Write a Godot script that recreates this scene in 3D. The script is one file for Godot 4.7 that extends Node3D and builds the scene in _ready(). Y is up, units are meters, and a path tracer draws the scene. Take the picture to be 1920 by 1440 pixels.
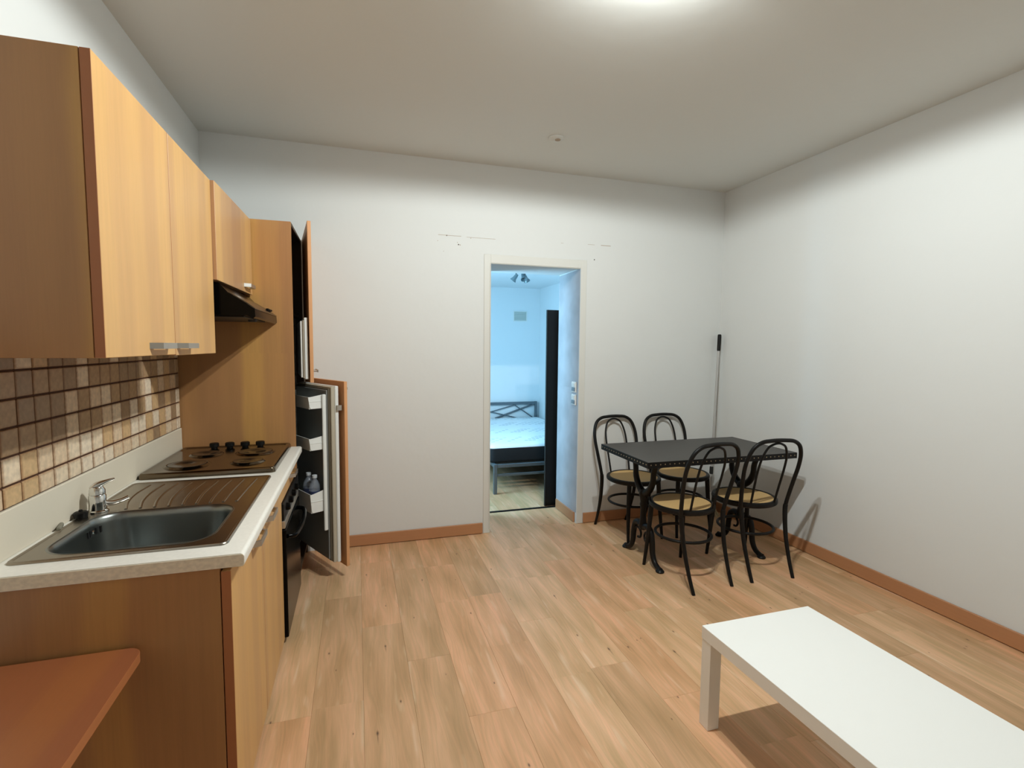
extends Node3D

# ------------------------------------------------------------------ geometry collector
class G:
	var v := PackedVector3Array()
	var n := PackedVector3Array()
	var uv := PackedVector2Array()
	var xf := Transform3D()

	func tri(a: Vector3, b: Vector3, c: Vector3, na: Vector3, nb: Vector3, nc: Vector3, ua := Vector2.ZERO, ub := Vector2.ZERO, uc := Vector2.ZERO) -> void:
		if (b - a).cross(c - a).dot(na + nb + nc) > 0.0:
			var t := b; b = c; c = t
			t = nb; nb = nc; nc = t
			var q := ub; ub = uc; uc = q
		v.append(xf * a); v.append(xf * b); v.append(xf * c)
		n.append((xf.basis * na).normalized()); n.append((xf.basis * nb).normalized()); n.append((xf.basis * nc).normalized())
		uv.append(ua); uv.append(ub); uv.append(uc)

	static func puv(p: Vector3, nr: Vector3, grain: int) -> Vector2:
		var g := Vector3.ZERO; g[grain] = 1.0
		if absf(nr.dot(g)) > 0.8:
			g = Vector3.ZERO; g[(grain + 1) % 3] = 1.0
		var u := g.cross(nr).normalized()
		return Vector2(p.dot(u), p.dot(g))

	func face(pts: Array, nr: Vector3, grain := 1) -> void:
		for i in range(1, pts.size() - 1):
			tri(pts[0], pts[i], pts[i + 1], nr, nr, nr, puv(pts[0], nr, grain), puv(pts[i], nr, grain), puv(pts[i + 1], nr, grain))

	# box between two corners, chamfered by b
	func box(lo: Vector3, hi: Vector3, b := 0.0, grain := 1) -> void:
		var c := (lo + hi) / 2.0
		var h := (hi - lo) / 2.0
		b = minf(b, minf(h.x, minf(h.y, h.z)) * 0.9)
		for a in 3:
			var p := (a + 1) % 3
			var q := (a + 2) % 3
			for s in [-1.0, 1.0]:
				var nr := Vector3.ZERO; nr[a] = s
				var pts := []
				for k in [[-1, -1], [1, -1], [1, 1], [-1, 1]]:
					var w := Vector3.ZERO
					w[a] = s * h[a]; w[p] = k[0] * (h[p] - b); w[q] = k[1] * (h[q] - b)
					pts.append(c + w)
				face(pts, nr, grain)
			if b > 0.0:
				for sp in [-1.0, 1.0]:
					for sq in [-1.0, 1.0]:
						var nr2 := Vector3.ZERO; nr2[p] = sp; nr2[q] = sq
						var pp := []
						for k in [[0, -1], [0, 1], [1, 1], [1, -1]]:
							var w2 := Vector3.ZERO
							w2[a] = k[1] * (h[a] - b)
							w2[p] = sp * (h[p] - (b if k[0] == 0 else 0.0))
							w2[q] = sq * (h[q] - (0.0 if k[0] == 0 else b))
							pp.append(c + w2)
						face(pp, nr2.normalized(), grain)
		if b > 0.0:
			for sx in [-1.0, 1.0]:
				for sy in [-1.0, 1.0]:
					for sz in [-1.0, 1.0]:
						var s3 := Vector3(sx, sy, sz)
						face([c + s3 * (h - Vector3(0, b, b)), c + s3 * (h - Vector3(b, 0, b)), c + s3 * (h - Vector3(b, b, 0))], s3.normalized(), grain)

	# swept tube; r a float or an array
	func tube(pts: Array, r, sides := 10, closed := false, flat := 1.0) -> void:
		var m := pts.size()
		var rings := []
		var nrm := []
		var up := Vector3.ZERO
		for i in m:
			var a: Vector3 = pts[(i - 1 + m) % m] if closed or i > 0 else pts[i]
			var b: Vector3 = pts[(i + 1) % m] if closed or i < m - 1 else pts[i]
			var t := (b - a).normalized()
			if up == Vector3.ZERO:
				up = Vector3.UP if absf(t.y) < 0.9 else Vector3.RIGHT
			up = (up - t * up.dot(t)).normalized()
			var sd := t.cross(up)
			var rr: float = r[i] if r is Array else r
			var ring := []
			var nn := []
			for k in sides:
				var ang := TAU * k / sides
				var dv := up * cos(ang) + sd * sin(ang) * flat
				ring.append(pts[i] + dv * rr)
				nn.append((up * cos(ang) + sd * sin(ang) / flat).normalized())
			rings.append(ring); nrm.append(nn)
		var segs := m if closed else m - 1
		var run := 0.0
		for i in segs:
			var j := (i + 1) % m
			var step: float = (pts[j] - pts[i]).length()
			for k in sides:
				var l := (k + 1) % sides
				var u0 := float(k) / sides * 0.08
				var u1 := float(k + 1) / sides * 0.08
				tri(rings[i][k], rings[j][k], rings[j][l], nrm[i][k], nrm[j][k], nrm[j][l], Vector2(u0, run), Vector2(u0, run + step), Vector2(u1, run + step))
				tri(rings[i][k], rings[j][l], rings[i][l], nrm[i][k], nrm[j][l], nrm[i][l], Vector2(u0, run), Vector2(u1, run + step), Vector2(u1, run))
			run += step
		if not closed:
			face(rings[0], (pts[0] - pts[1]).normalized())
			face(rings[m - 1], (pts[m - 1] - pts[m - 2]).normalized())

	# turned shape; profile of Vector2(radius, y)
	func lathe(prof: Array, sides := 24, at := Vector3.ZERO, keep := false) -> void:
		# the outside lies to the right of a profile that climbs
		var area := 0.0
		for i in prof.size():
			area += (prof[i] as Vector2).cross(prof[(i + 1) % prof.size()])
		if area < -1e-9 and not keep:
			prof = prof.duplicate()
			prof.reverse()
		for i in prof.size() - 1:
			var a: Vector2 = prof[i]
			var b: Vector2 = prof[i + 1]
			var d := (b - a).normalized()
			var na := Vector2(d.y, -d.x)
			var n0 := na
			var n1 := na
			if i > 0:
				var d0: Vector2 = (a - prof[i - 1]).normalized()
				if d0.dot(d) > 0.75: n0 = (na + Vector2(d0.y, -d0.x)).normalized()
			if i < prof.size() - 2:
				var d2: Vector2 = (prof[i + 2] - b).normalized()
				if d2.dot(d) > 0.75: n1 = (na + Vector2(d2.y, -d2.x)).normalized()
			for k in sides:
				var p := TAU * k / sides
				var q := TAU * (k + 1) / sides
				var e0 := Vector3(cos(p), 0, sin(p))
				var e1 := Vector3(cos(q), 0, sin(q))
				var A := at + e0 * a.x + Vector3.UP * a.y
				var B := at + e0 * b.x + Vector3.UP * b.y
				var C := at + e1 * b.x + Vector3.UP * b.y
				var D := at + e1 * a.x + Vector3.UP * a.y
				var nA := e0 * n0.x + Vector3.UP * n0.y
				var nB := e0 * n1.x + Vector3.UP * n1.y
				var nC := e1 * n1.x + Vector3.UP * n1.y
				var nD := e1 * n0.x + Vector3.UP * n0.y
				var f := func(w: Vector3) -> Vector2: return Vector2(w.x, w.z)
				if b.x > 1e-6: tri(A, B, C, nA, nB, nC, f.call(A), f.call(B), f.call(C))
				if a.x > 1e-6: tri(A, C, D, nA, nC, nD, f.call(A), f.call(C), f.call(D))

	# polygon in local XY swept along Z from z0 to z1; edges smooth where the turn is small
	func prism(poly: PackedVector2Array, z0: float, z1: float, grain := 1, smooth := 0.8) -> void:
		if Geometry2D.is_polygon_clockwise(poly):
			poly = poly.duplicate(); poly.reverse()
		var m := poly.size()
		# is_polygon_clockwise is about y down, so find the outward side by the signed area
		var area := 0.0
		for i in m:
			area += poly[i].cross(poly[(i + 1) % m])
		var sg := 1.0 if area > 0.0 else -1.0
		var nr := []
		for i in m:
			var d := (poly[(i + 1) % m] - poly[i]).normalized()
			nr.append(Vector2(d.y, -d.x) * sg)
		var run := 0.0
		for i in m:
			var j := (i + 1) % m
			var e: Vector2 = nr[i]
			var pe: Vector2 = nr[(i - 1 + m) % m]
			var ne: Vector2 = nr[j]
			var s0 := (e + pe).normalized() if e.dot(pe) > smooth else e
			var s1 := (e + ne).normalized() if e.dot(ne) > smooth else e
			var len := (poly[j] - poly[i]).length()
			var A := Vector3(poly[i].x, poly[i].y, z0)
			var B := Vector3(poly[j].x, poly[j].y, z0)
			var C := Vector3(poly[j].x, poly[j].y, z1)
			var D := Vector3(poly[i].x, poly[i].y, z1)
			var nA := Vector3(s0.x, s0.y, 0)
			var nB := Vector3(s1.x, s1.y, 0)
			var f := func(p: Vector3, r: float) -> Vector2: return Vector2(r, p.z) if grain == 2 else Vector2(p.z, r)
			tri(A, B, C, nA, nB, nB, f.call(A, run), f.call(B, run + len), f.call(C, run + len))
			tri(A, C, D, nA, nB, nA, f.call(A, run), f.call(C, run + len), f.call(D, run))
			run += len
		var ix := Geometry2D.triangulate_polygon(poly)
		for k in range(0, ix.size(), 3):
			for z in [z0, z1]:
				var nz := Vector3(0, 0, -1 if z == minf(z0, z1) else 1)
				var P := []
				for t in 3: P.append(Vector3(poly[ix[k + t]].x, poly[ix[k + t]].y, z))
				face(P, nz, grain if grain < 2 else 1)

	# rings with equal point counts, joined with smooth normals
	func loft(rings: Array, smooth := true) -> void:
		var m: int = rings[0].size()
		var nn := []
		for i in rings.size():
			var row := []
			for k in m:
				var a: Vector3 = rings[maxi(i - 1, 0)][k]
				var b: Vector3 = rings[mini(i + 1, rings.size() - 1)][k]
				var c: Vector3 = rings[i][(k - 1 + m) % m]
				var d: Vector3 = rings[i][(k + 1) % m]
				row.append((b - a).cross(d - c).normalized())
			nn.append(row)
		# a ring that has shrunk to a point takes its neighbour's normals
		for k in m:
			if nn[0][k].length() < 0.5: nn[0][k] = nn[1][k]
			var e := rings.size() - 1
			if nn[e][k].length() < 0.5: nn[e][k] = nn[e - 1][k]
		for i in rings.size() - 1:
			for k in m:
				var l := (k + 1) % m
				var A: Vector3 = rings[i][k]; var B: Vector3 = rings[i + 1][k]
				var C: Vector3 = rings[i + 1][l]; var D: Vector3 = rings[i][l]
				var f := func(p: Vector3) -> Vector2: return Vector2(p.x, p.z)
				if smooth:
					tri(A, B, C, nn[i][k], nn[i + 1][k], nn[i + 1][l], f.call(A), f.call(B), f.call(C))
					tri(A, C, D, nn[i][k], nn[i + 1][l], nn[i][l], f.call(A), f.call(C), f.call(D))
				else:
					var fl := (B - A).cross(D - A)
					if fl.length() < 1e-12: fl = (C - B).cross(D - B)
					fl = fl.normalized()
					tri(A, B, C, fl, fl, fl, f.call(A), f.call(B), f.call(C))
					tri(A, C, D, fl, fl, fl, f.call(A), f.call(C), f.call(D))

	func mesh() -> ArrayMesh:
		var arr := []
		arr.resize(Mesh.ARRAY_MAX)
		arr[Mesh.ARRAY_VERTEX] = v
		arr[Mesh.ARRAY_NORMAL] = n
		arr[Mesh.ARRAY_TEX_UV] = uv
		var am := ArrayMesh.new()
		am.add_surface_from_arrays(Mesh.PRIMITIVE_TRIANGLES, arr)
		return am

# ------------------------------------------------------------------ naming helpers
var taken := {}
var M := {}

func numbered(called: String) -> String:
	var k: int = taken.get(called, 0)
	taken[called] = k + 1
	return called if k == 0 else "%s_%03d" % [called, k]

func tag(o: Node3D, label: String, category: String, group := "") -> Node3D:
	o.set_meta("label", label)
	o.set_meta("category", category)
	if group: o.set_meta("group", group)
	return o

func thing(called: String, label: String, category: String, at := Vector3.ZERO, turn := 0.0, group := "") -> Node3D:
	var o := Node3D.new()
	o.name = numbered(called)
	add_child(o)
	o.position = at
	o.rotation.y = turn
	tag(o, label, category, group)
	return o

func obj(called: String, g: G, mat: Material, parent: Node3D = null) -> MeshInstance3D:
	var o := MeshInstance3D.new()
	o.mesh = g.mesh()
	o.material_override = null
	o.mesh.surface_set_material(0, mat)
	o.cast_shadow = GeometryInstance3D.SHADOW_CASTING_SETTING_ON
	if parent == null:
		o.name = numbered(called)
		add_child(o)
	else:
		o.name = called
		parent.add_child(o, true)
	return o

func struct(called: String, g: G, mat: Material) -> MeshInstance3D:
	var o := obj(called, g, mat)
	o.set_meta("kind", "structure")
	return o

func B(lo: Vector3, hi: Vector3, bev := 0.0, grain := 1) -> G:
	var g := G.new()
	g.box(lo, hi, bev, grain)
	return g

func V(x: float, y: float, z: float) -> Vector3:
	return Vector3(x, y, z)

# smooth curve through points
func curve(pts: Array, per := 8, closed := false) -> Array:
	var out := []
	var m := pts.size()
	for i in (m if closed else m - 1):
		var p0: Vector3 = pts[(i - 1 + m) % m] if closed or i > 0 else pts[i] * 2.0 - pts[i + 1]
		var p1: Vector3 = pts[i]
		var p2: Vector3 = pts[(i + 1) % m]
		var p3: Vector3 = pts[(i + 2) % m] if closed or i < m - 2 else p2 * 2.0 - p1
		for k in per:
			out.append(p1.cubic_interpolate(p2, p0, p3, float(k) / per))
	if not closed: out.append(pts[m - 1])
	return out

func rrect(x0: float, x1: float, z0: float, z1: float, r: float, y: float, per := 10) -> Array:
	var out := []
	for c in [[x1 - r, z1 - r, 0.0], [x0 + r, z1 - r, 0.5], [x0 + r, z0 + r, 1.0], [x1 - r, z0 + r, 1.5]]:
		for k in per + 1:
			var a: float = PI * (c[2] + 0.5 * k / per)
			out.append(Vector3(c[0] + cos(a) * r, y, c[1] + sin(a) * r))
	return out

# ------------------------------------------------------------------ materials
func mat(col: Color, rough := 0.6, metal := 0.0) -> StandardMaterial3D:
	var m := StandardMaterial3D.new()
	m.albedo_color = col
	m.roughness = rough
	m.metallic = metal
	return m

func S(r: int, g: int, b: int) -> Color:
	return Color8(r, g, b)

func picture(w: int, h: int, f: Callable) -> ImageTexture:
	var d := PackedByteArray()
	d.resize(w * h * 3)
	var i := 0
	for y in h:
		for x in w:
			var c: Color = f.call(x, y)
			d[i] = clampi(int(c.r * 255.0), 0, 255)
			d[i + 1] = clampi(int(c.g * 255.0), 0, 255)
			d[i + 2] = clampi(int(c.b * 255.0), 0, 255)
			i += 3
	return ImageTexture.create_from_image(Image.create_from_data(w, h, false, Image.FORMAT_RGB8, d))

func noise(sd: int, freq: float, oct := 3) -> FastNoiseLite:
	var n := FastNoiseLite.new()
	n.seed = sd
	n.noise_type = FastNoiseLite.TYPE_SIMPLEX_SMOOTH
	n.frequency = freq
	n.fractal_octaves = oct
	return n

# one oak plank, 0.2 m by 1.4 m, with cathedral grain, pale sap streaks and knots
func plank_picture(sd: int) -> ImageTexture:
	var rng := RandomNumberGenerator.new()
	rng.seed = sd * 77 + 5
	var fine := noise(sd, 1.0, 2)
	var warp := noise(sd + 9, 1.0, 2)
	var w := 160
	var h := 896
	var knots := []
	for k in rng.randi_range(2, 3):
		knots.append(Vector3(rng.randf_range(0.02, 0.18), rng.randf_range(0.05, 1.35), rng.randf_range(0.0022, 0.0062)))
	var sap := rng.randf_range(0.0, 0.2)
	var base := Color8(212, 171, 130)
	return picture(w, h, func(px: int, py: int) -> Color:
		var x := px * 0.2 / w
		var y := py * 1.4 / h
		var wv := warp.get_noise_2d(x * 9.0, y * 1.6)
		var pull := 0.0
		var dark := 0.0
		for k in knots:
			var dx: float = x - k.x
			var dy: float = (y - k.y) * 0.45
			var q: float = dx * dx + dy * dy
			pull += 0.012 * exp(-q / (k.z * k.z * 14.0)) * signf(dx)
			dark += exp(-q / (k.z * k.z * 0.42)) + 0.55 * exp(-(dx * dx) / 0.0000022 - (dy - 0.009) * (dy - 0.009) / (k.z * k.z * 3.0)) * (1.0 if k.z > 0.005 else 0.0)
		var g := fine.get_noise_2d((x - pull) * 62.0 + wv * 1.7, y * 1.5)
		var f2 := fine.get_noise_2d(x * 420.0, y * 9.0 + 40.0)
		var big := warp.get_noise_2d(x * 9.0 + 30.0, y * 1.5 + 11.0)
		var l := 1.0 + 0.055 * g + 0.035 * f2 + 0.10 * big
		var c := Color(base.r * l, base.g * l * (1.0 - 0.02 * g), base.b * l * (1.0 + 0.05 * big))
		var st := absf(x - sap - wv * 0.02)
		var sm := clampf(1.0 - st / 0.011, 0.0, 1.0) * clampf(warp.get_noise_2d(2.0, y * 2.2) * 3.0, 0.0, 1.0)
		sm = maxf(sm, clampf((warp.get_noise_2d(x * 16.0 + 70.0, y * 3.2 + 5.0) - 0.5) * 3.0, 0.0, 1.0) * (0.7 + 0.5 * f2))
		c = c.lerp(Color8(236, 210, 180), 0.6 * sm)
		return c.lerp(Color8(72, 48, 34), clampf(dark, 0.0, 1.0) * 0.8))

# laminate printed like beech: soft vertical staves, fine grain
func beech_picture(sd: int, base: Color, contrast: float) -> ImageTexture:
	var n1 := noise(sd, 1.0, 2)
	var n2 := noise(sd + 3, 1.0, 2)
	var rng := RandomNumberGenerator.new()
	rng.seed = sd
	var stave := []
	for k in 16: stave.append(rng.randf_range(-1.0, 1.0))
	var w := 512
	var h := 256
	return picture(w, h, func(px: int, py: int) -> Color:
		var x := float(px) / w
		var y := float(py) / h
		var k := x * 10.0 + 0.2 * n2.get_noise_2d(3.0, y * 2.0)
		var i := int(floor(k))
		var s: float = lerpf(stave[(i + 16) % 10], stave[(i + 17) % 10], smoothstep(0.6, 1.0, k - i))
		var ring := absf(sin((x - 0.5) * PI))
		var g := n1.get_noise_2d(x * 40.0 * ring, y * 2.0) * 0.5 + n1.get_noise_2d(x * 300.0, y * 6.0) * 0.35
		var l := 1.0 + contrast * (0.09 * s + 0.05 * g)
		return Color(base.r * l, base.g * l * (1.0 + 0.02 * s), base.b * l * (1.0 - 0.05 * s)))

func wood_mat(tex: Texture2D, size: Vector2, rough: float, off := Vector2.ZERO, tint := Color.WHITE) -> StandardMaterial3D:
	var m := mat(tint, rough)
	m.albedo_texture = tex
	m.uv1_scale = Vector3(1.0 / size.x, 1.0 / size.y, 1)
	m.uv1_offset = Vector3(off.x, off.y, 0)
	return m

func bump(sd: int, freq: float, strength: float, size := 256) -> NoiseTexture2D:
	var t := NoiseTexture2D.new()
	t.width = size
	t.height = size
	t.seamless = true
	t.as_normal_map = true
	t.bump_strength = strength
	t.noise = noise(sd, freq, 4)
	return t

func make_materials() -> void:
	# walls
	M.wall = mat(S(217, 219, 217), 0.85)
	M.wall.normal_enabled = true
	M.wall.normal_texture = bump(3, 0.02, 1.2)
	M.wall.normal_scale = 0.25
	M.wall.uv1_triplanar = true
	M.wall.uv1_world_triplanar = true
	M.wall.uv1_scale = Vector3(0.9, 0.9, 0.9)
	M.ceiling = M.wall.duplicate()
	M.ceiling.albedo_color = S(219, 221, 217)
	M.wall_cool = M.wall.duplicate()
	M.wall_cool.albedo_color = S(226, 230, 232)
	M.paint = mat(S(214, 214, 208), 0.6)
	M.crack = mat(S(70, 60, 50), 0.9)
	M.scar = mat(S(176, 160, 142), 0.9)
	# floor
	M.planks = []
	var tints := [Color(1, 1, 1), Color(0.93, 0.92, 0.905), Color(0.985, 0.945, 0.925)]
	for k in 5:
		var t := plank_picture(k + 1)
		for c in tints:
			M.planks.append(wood_mat(t, Vector2(0.2, 1.4), 0.42, Vector2.ZERO, c))
	M.subfloor = mat(S(70, 50, 36), 0.9)
	M.skirting = wood_mat(beech_picture(31, S(184, 132, 90), 0.5), Vector2(0.8, 1.2), 0.5)
	# kitchen
	var bt := beech_picture(11, S(196, 152, 102), 1.0)
	var bt2 := beech_picture(12, S(184, 136, 82), 0.9)
	M.beech = wood_mat(bt, Vector2(1.0, 1.2), 0.42)
	M.beech2 = wood_mat(bt, Vector2(0.9, 1.1), 0.42, Vector2(0.37, 0.2))
	M.panel = wood_mat(bt2, Vector2(1.1, 1.4), 0.45, Vector2(0.1, 0))
	M.panel2 = wood_mat(bt2, Vector2(1.0, 1.4), 0.45, Vector2(0.55, 0))
	M.edge = mat(S(212, 156, 108), 0.5)
	M.edge_dark = mat(S(172, 108, 66), 0.5)  # redder edge banding, also darkened for the door edges that face away from the lamp
	M.inside = mat(S(206, 196, 182), 0.6)
	M.cherry = wood_mat(beech_picture(17, S(146, 86, 52), 0.5), Vector2(1.0, 1.2), 0.35)
	M.cherry_edge = mat(S(172, 108, 66), 0.4)
	M.worktop = mat(S(242, 239, 230), 0.35)
	var sp := noise(41, 0.09, 4)
	M.worktop.albedo_texture = picture(128, 128, func(x: int, y: int) -> Color:
		var l := 0.985 + 0.022 * sp.get_noise_2d(x * 1.6, y * 1.6)
		return Color(l, l, l))
	M.worktop.uv1_scale = Vector3(3, 3, 1)
	M.raw_edge = mat(S(244, 233, 214), 0.8)
	var rn := noise(51, 0.05, 4)
	M.raw_edge.albedo_texture = picture(128, 64, func(x: int, y: int) -> Color:
		var l := 0.96 + 0.07 * rn.get_noise_2d(x * 2.0, y * 3.0)
		return Color(l, l * 0.99, l * 0.97))
	M.raw_edge.uv1_scale = Vector3(4, 8, 1)
	M.steel = mat(S(158, 150, 138), 0.27, 1.0)
	M.steel.normal_enabled = true
	M.steel.normal_texture = bump(7, 0.03, 2.0, 128)
	M.steel.normal_scale = 0.06
	M.steel.uv1_scale = Vector3(6, 1.5, 1)
	M.bowl = mat(S(146, 150, 148), 0.3, 1.0)
	M.hob = mat(S(112, 100, 84), 0.16, 1.0)
	M.plate = mat(S(64, 56, 48), 0.22, 0.8)
	M.chrome = mat(S(225, 225, 222), 0.09, 1.0)
	M.alu = mat(S(186, 182, 174), 0.35, 0.85)
	M.grey_metal = mat(S(148, 150, 152), 0.4, 0.8)
	M.black = mat(S(13, 12, 11), 0.45)
	M.black.metallic_specular = 0.35
	M.black_gloss = mat(S(6, 6, 6), 0.18)
	M.black_gloss.metallic_specular = 0.22
	M.iron = mat(S(12, 11, 10), 0.42)
	M.iron.metallic_specular = 0.35
	M.dark = mat(S(30, 31, 31), 0.5)
	M.table_top = mat(S(50, 46, 42), 0.42)
	M.hole = mat(S(6, 6, 6), 0.9)
	M.liner = mat(S(128, 130, 128), 0.5)  # greyer than a white fridge lining: the unlit inside is put into the colour
	M.plastic = mat(S(226, 229, 226), 0.35)
	M.gasket = mat(S(176, 168, 150), 0.6)
	M.gasket_dark = mat(S(92, 84, 68), 0.7)
	M.lack = mat(S(238, 238, 234), 0.28)
	M.water = mat(Color(0.8, 0.84, 0.9, 0.25), 0.05)
	M.water.transparency = BaseMaterial3D.TRANSPARENCY_ALPHA
	M.grout = mat(S(84, 52, 34), 0.9)
	# tiles: several mottled glazes, darker towards their fired rims
	M.tiles_light = []
	M.tiles_dark = []
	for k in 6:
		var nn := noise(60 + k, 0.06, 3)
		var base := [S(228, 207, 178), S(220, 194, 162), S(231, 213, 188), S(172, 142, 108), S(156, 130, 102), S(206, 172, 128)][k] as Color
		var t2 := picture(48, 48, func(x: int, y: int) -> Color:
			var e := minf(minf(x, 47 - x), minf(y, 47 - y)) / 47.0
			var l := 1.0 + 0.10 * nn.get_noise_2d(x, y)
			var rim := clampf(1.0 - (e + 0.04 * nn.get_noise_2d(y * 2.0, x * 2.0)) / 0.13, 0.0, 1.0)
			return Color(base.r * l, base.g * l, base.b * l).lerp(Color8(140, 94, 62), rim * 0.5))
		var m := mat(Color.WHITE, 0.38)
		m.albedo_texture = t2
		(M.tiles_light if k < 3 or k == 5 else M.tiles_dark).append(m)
	# woven cane seat
	M.cane = mat(Color.WHITE, 0.6)
	M.cane.albedo_texture = picture(64, 64, func(x: int, y: int) -> Color:
		var a := (x % 8 < 5) and (y % 8 < 5)
		var o := 1.0 if a else 0.9
		if (x + y) % 8 == 0 or (x - y + 64) % 8 == 0: o *= 0.93
		return Color8(222, 182, 120) * o)
	M.cane.uv1_scale = Vector3(10, 10, 1)
	# bed
	M.mattress = mat(Color.WHITE, 0.85)
	var rg := RandomNumberGenerator.new()
	rg.seed = 9
	var dash := []
	for k in 60: dash.append(rg.randi_range(0, 1))
	M.mattress.albedo_texture = picture(256, 256, func(x: int, y: int) -> Color:
		var c := Color8(233, 238, 240)
		# slanting rows of grey stitched marks
		var band := y % 128
		if band > 20 and band < 84:
			var row := int((band - 20) / 16)
			var s := (x + row * 7 + int(band / 2)) % 256
			if (band - 20) % 16 < 5 and dash[int(s / 11.0) % 60] == 1 and s % 11 < 9:
				c = Color8(158, 168, 176)
		return c)
	M.mattress.uv1_scale = Vector3(1.0, 1.0, 1)
	M.black_cloth = mat(S(16, 17, 20), 0.8)
	M.bed_metal = mat(S(104, 112, 118), 0.4, 0.5)
	M.bulb = mat(S(255, 240, 215), 0.4)
	M.bulb.emission_enabled = true
	M.bulb.emission = S(255, 226, 186)
	M.bulb.emission_energy_multiplier = 4.0
	M.pane = mat(Color(0.9, 0.95, 1.0, 0.12), 0.02)
	M.pane.transparency = BaseMaterial3D.TRANSPARENCY_ALPHA
	M.white_plastic = mat(S(232, 232, 228), 0.4)
	M.mop_cloth = mat(S(206, 192, 162), 0.95)

# ------------------------------------------------------------------ room constants
const W := 3.9675          # right wall
const CH := 2.786          # ceiling
const ZF := 6.4            # wall behind the camera
const DX0 := 1.885         # doorway
const DX1 := 2.622
const DH := 2.072
const WT := 0.44           # thickness of the back wall
const LX := -0.02          # left wall face
const BZ := -2.95          # bedroom far wall
const BX := 3.37           # bedroom right wall
const BL := 1.05           # bedroom left wall
const BH := 2.25           # bedroom ceiling

func _ready() -> void:
	# ---------------- camera
	var cam := Camera3D.new()
	cam.name = "camera"
	cam.fov = rad_to_deg(2.0 * atan(720.0 / 945.2371))
	cam.near = 0.05
	cam.far = 60.0
	add_child(cam)
	cam.transform = Transform3D(Basis.from_euler(Vector3(-0.0745, -0.2992, 0.0084), EULER_ORDER_YXZ), Vector3(0.9131, 1.45, 3.7177))
	cam.current = true
	# ---------------- sky, exposure
	var we := WorldEnvironment.new()
	we.name = "world"
	var env := Environment.new()
	env.background_mode = Environment.BG_SKY
	var sky := Sky.new()
	var sm := ProceduralSkyMaterial.new()
	sm.sky_energy_multiplier = 0.5
	sm.ground_energy_multiplier = 0.5
	sm.sky_top_color = Color(0.45, 0.62, 0.85)
	sm.sky_horizon_color = Color(0.65, 0.78, 0.92)
	sm.ground_bottom_color = Color(0.5, 0.58, 0.66)
	sm.ground_horizon_color = Color(0.6, 0.7, 0.8)
	sky.sky_material = sm
	env.sky = sky
	env.tonemap_mode = Environment.TONE_MAPPER_LINEAR
	env.tonemap_exposure = 1.0
	env.sdfgi_enabled = true
	env.ssao_enabled = true
	env.ssil_enabled = true
	we.environment = env
	add_child(we)
	# ---------------- daylight that comes in through the bedroom window
	var al := AreaLight3D.new()
	al.name = "bedroom_window_light"
	al.area_size = Vector2(0.5, 1.1)
	al.light_color = Color(0.62, 0.86, 1.0)
	al.light_energy = 5.2
	al.light_size = 1.0
	al.shadow_enabled = true
	al.set("area_range", 8.0)
	add_child(al)
	al.transform = Transform3D(Basis.from_euler(Vector3(0, -PI / 2, 0)), Vector3(BL + 0.03, 1.4, -0.81))

	make_materials()
	build_shell()
	build_planks()
	build_tiles()
	build_kitchen()
	build_tall_unit()
	build_dining()
	build_coffee_table()
	build_bedroom()
	build_small()
	build_lamp(Vector3(1.90, CH, 2.13))

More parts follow.
